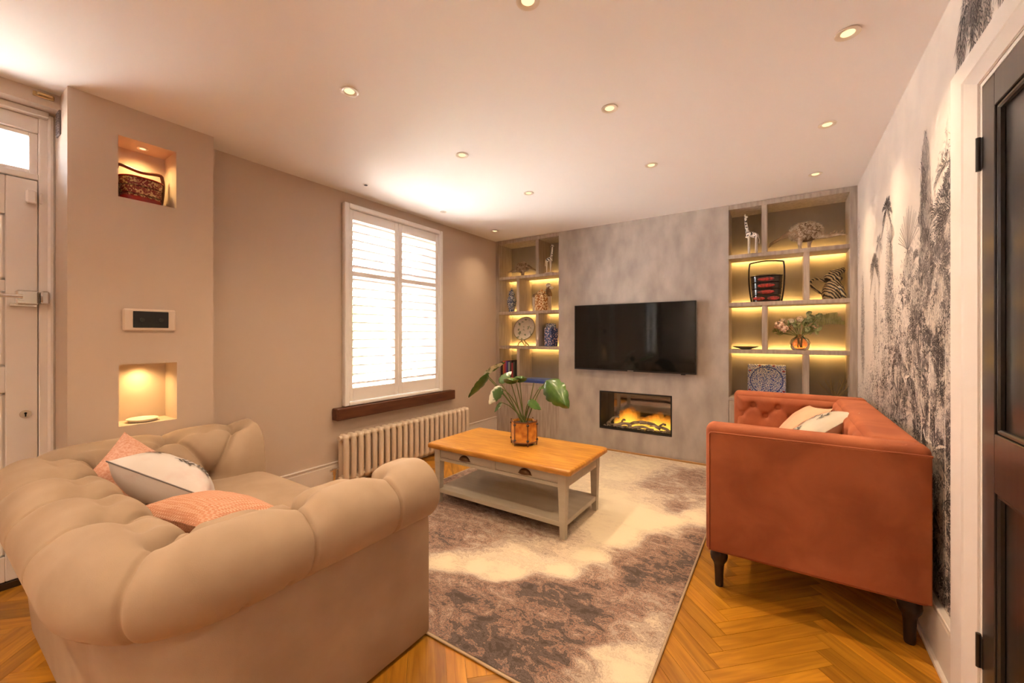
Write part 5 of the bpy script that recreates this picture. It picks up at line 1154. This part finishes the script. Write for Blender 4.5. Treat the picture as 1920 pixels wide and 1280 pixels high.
for _ in range(190000):
    y, z = rn.uniform(1.56, 4.17), rn.uniform(.22, 2.395)
    if z < 2.06 and y < 1.965: continue
    d = dens(y, z)
    if rn.random() > d: continue
    cnt += 1
    if cnt > 44000: break
    cl = noise.noise(Vector((y*9, z*9, 7)))+.5*noise.noise(Vector((y*22, z*22, 9))); ang = PI/2+1.6*noise.noise(Vector((y*4, z*4, 1)))+rn.gauss(0, .55)
    tall = abs(y-2.36) < .09 and z > 1.4
    if tall: ang = PI/2+rn.gauss(0, .25)
    far = .75 if y > 2.8 else 1.0
    tone = 0 if cl > .12 else 1 if cl > -.12 else (2 if rn.random() < .5 else 3)
    if tall or (y > 2.9 and y < 3.2 and tone == 3): tone = min(tone, 1)
    up = (z-.95)/.9
    if rn.random() < up*.9: tone = {0: 1, 1: 2, 2: 2, 3: 3}[tone]
    if y > 3.6: tone = max(1, min(tone, 2)) if tone < 3 else 2
    I_.leafstroke(y, z, ang if tall else ang+rn.gauss(0, .9), rn.uniform(.010, .028)*far*(1.5 if tall else 1), rn.uniform(.0028, .0060)*far, tone, rn.uniform(-.6, .6))
def frond(y, z, ang, L_, tone, lw=.0035, nl=16, ll=.3):
    bend = rn.uniform(.25, .6)*(1 if math.cos(ang) > 0 else -1); P = []
    for i in range(9):
        f = i/8; a = ang-bend*f*1.6; P.append((y+math.cos(ang)*L_*f+0*a, z+math.sin(ang)*L_*f-.55*L_*f*f))
    I_.line(P, lw*1.3, lw*.4, tone)
    for k in range(nl):
        f = .12+.86*k/nl; i = min(7, int(f*8)); g = f*8-i; py = P[i][0]+(P[i+1][0]-P[i][0])*g; pz_ = P[i][1]+(P[i+1][1]-P[i][1])*g; ta = math.atan2(P[i+1][1]-P[i][1], P[i+1][0]-P[i][0])
        for sg in (-1, 1): I_.leafstroke(py, pz_, ta+sg*rn.uniform(.55, .9), L_*ll*(1-.55*f)*rn.uniform(.8, 1.1), lw*1.15, tone if rn.random() < .75 else max(0, tone-1), -sg*.25)
def palm(y, ztop_, zbot, L_, nf_, tone, lw=.0035, tw=.018):
    lean = rn.uniform(-.03, .03); tr = [(y+lean*(1-f)+.01*math.sin(f*5), zbot+(ztop_-zbot)*f) for f in np.linspace(0, 1, 9)]
    I_.line(tr, tw*1.3, tw*.8, 3); I_.line([(p[0]-tw*.45, p[1]) for p in tr], .004, .003, tone); I_.line([(p[0]+tw*.4, p[1]) for p in tr], .008, .005, tone)
    for k in range(int((ztop_-zbot)/.02)): zz = zbot+.02*k; I_.line([(y-tw*.45, zz), (y+tw*.45, zz+.004)], .0022, .0022, min(2, tone+1))
    for k in range(nf_): frond(y, ztop_, R(-25+230*k/(nf_-1))+rn.gauss(0, .08), L_*rn.uniform(.8, 1.1), tone, lw)
def fan(y, z, L_, tone, lw=.004):
    for k in range(26): a = R(20+140*k/25)+rn.gauss(0, .03); I_.line([(y, z), (y+math.cos(a)*L_*.5, z+math.sin(a)*L_*.5), (y+math.cos(a)*L_, z+math.sin(a)*L_*rn.uniform(.85, 1.05))], lw*.5, lw*.9, tone)
    for k in range(18): a = R(-160+140*k/17)+rn.gauss(0, .04); I_.line([(y, z), (y+math.cos(a)*L_*.35, z+math.sin(a)*L_*.6), (y+math.cos(a)*L_*.42, z+math.sin(a)*L_*1.3)], lw*.5, lw*.8, tone)
palm(3.10, 1.93, .95, .15, 9, 0, .003); palm(3.47, 1.66, .80, .17, 11, 1, .003); palm(3.33, 1.78, 1.0, .10, 8, 2, .0025)
fan(2.64, 1.62, .20, 1); fan(2.50, 1.30, .15, 1); fan(3.0, 1.72, .10, 1, .003)
palm(2.05, 1.66, .9, .27, 13, 0, .0045); palm(2.20, 1.50, .75, .22, 11, 1, .004); palm(2.48, 1.26, .6, .17, 11, 0, .004); palm(2.85, 1.10, .5, .13, 9, 1)
palm(2.30, 1.15, .4, .18, 10, 0, .004)
for y in (2.03, 2.10, 2.17, 2.27, 2.40, 2.58, 2.75):
    I_.line([(y, .5), (y+.01, .9), (y-.005, 1.32)], .012, .007, 3); I_.line([(y+.007, .5), (y+.017, .9), (y+.001, 1.32)], .004, .003, 0)
for k in range(11): frond(1.80+rn.uniform(-.08, .06), 2.385, R(200+14*k), rn.uniform(.18, .30), 0 if k % 3 else 1, .0045, 16, .35)
for k in range(7): frond(1.66, 2.36, R(-60+34*k), .24, 0, .0045, 14, .35)
for k in range(230):      # layered ferns and palm leaves, light on dark and dark on light
    y = 1.99+.85*rn.random()**1.5; z = rn.uniform(.35, interp(y, TOPL)-.08); frond(y, z, R(rn.uniform(15, 165)), rn.uniform(.07, .17), rn.choice((3, 3, 1, 0, 2) if z < 1.2 else (3, 3, 1, 1, 2)), rn.uniform(.0028, .0042), 13, .34)
for k in range(70):
    y = rn.uniform(2.75, 3.35); z = rn.uniform(.6, interp(y, TOPL)-.05); frond(y, z, R(rn.uniform(15, 165)), rn.uniform(.05, .11), rn.choice((3, 1, 2)), .0026, 11, .34)
for k in range(46):       # bold undergrowth leaves
    y, z = rn.uniform(1.97, 3.0), rn.uniform(.3, 1.08); a0 = rn.uniform(.3, 2.8)
    for j in range(7): I_.leafstroke(y, z, a0+(j-3)*.34, rn.uniform(.07, .13), .013, (0, 3, 1)[(j+k) % 3], rn.uniform(-.3, .3))
for k in range(16): frond(rn.uniform(1.98, 2.5), rn.uniform(.35, .9), R(rn.uniform(30, 150)), rn.uniform(.15, .28), rn.choice((0, 3, 0)), .005, 16, .35)
def on_paper(f):
    return all(.218 < I_.v[i][2] < 2.398 and I_.v[i][1] < 4.172 and (I_.v[i][1] > 1.965 or I_.v[i][2] > 2.075) for i in f)
keep = [k for k, f in enumerate(I_.f) if on_paper(f)]; I_.f = [I_.f[k] for k in keep]; I_.mi = [I_.mi[k] for k in keep]
me = bpy.data.meshes.new('mural_print'); me.from_pydata(I_.v, [], I_.f)
for m in (mat('ink_dark', (.06, .048, .048), .8), mat('ink_mid', (.18, .15, .145), .8), mat('ink_pale', (.38, .33, .305), .8), mat('paper_light', (.70, .62, .55), .8)): me.materials.append(m)
me.polygons.foreach_set('material_index', I_.mi)
o = bpy.data.objects.new('mural_print', me); COL.objects.link(o); o.parent = wr; o['kind'] = 'stuff'
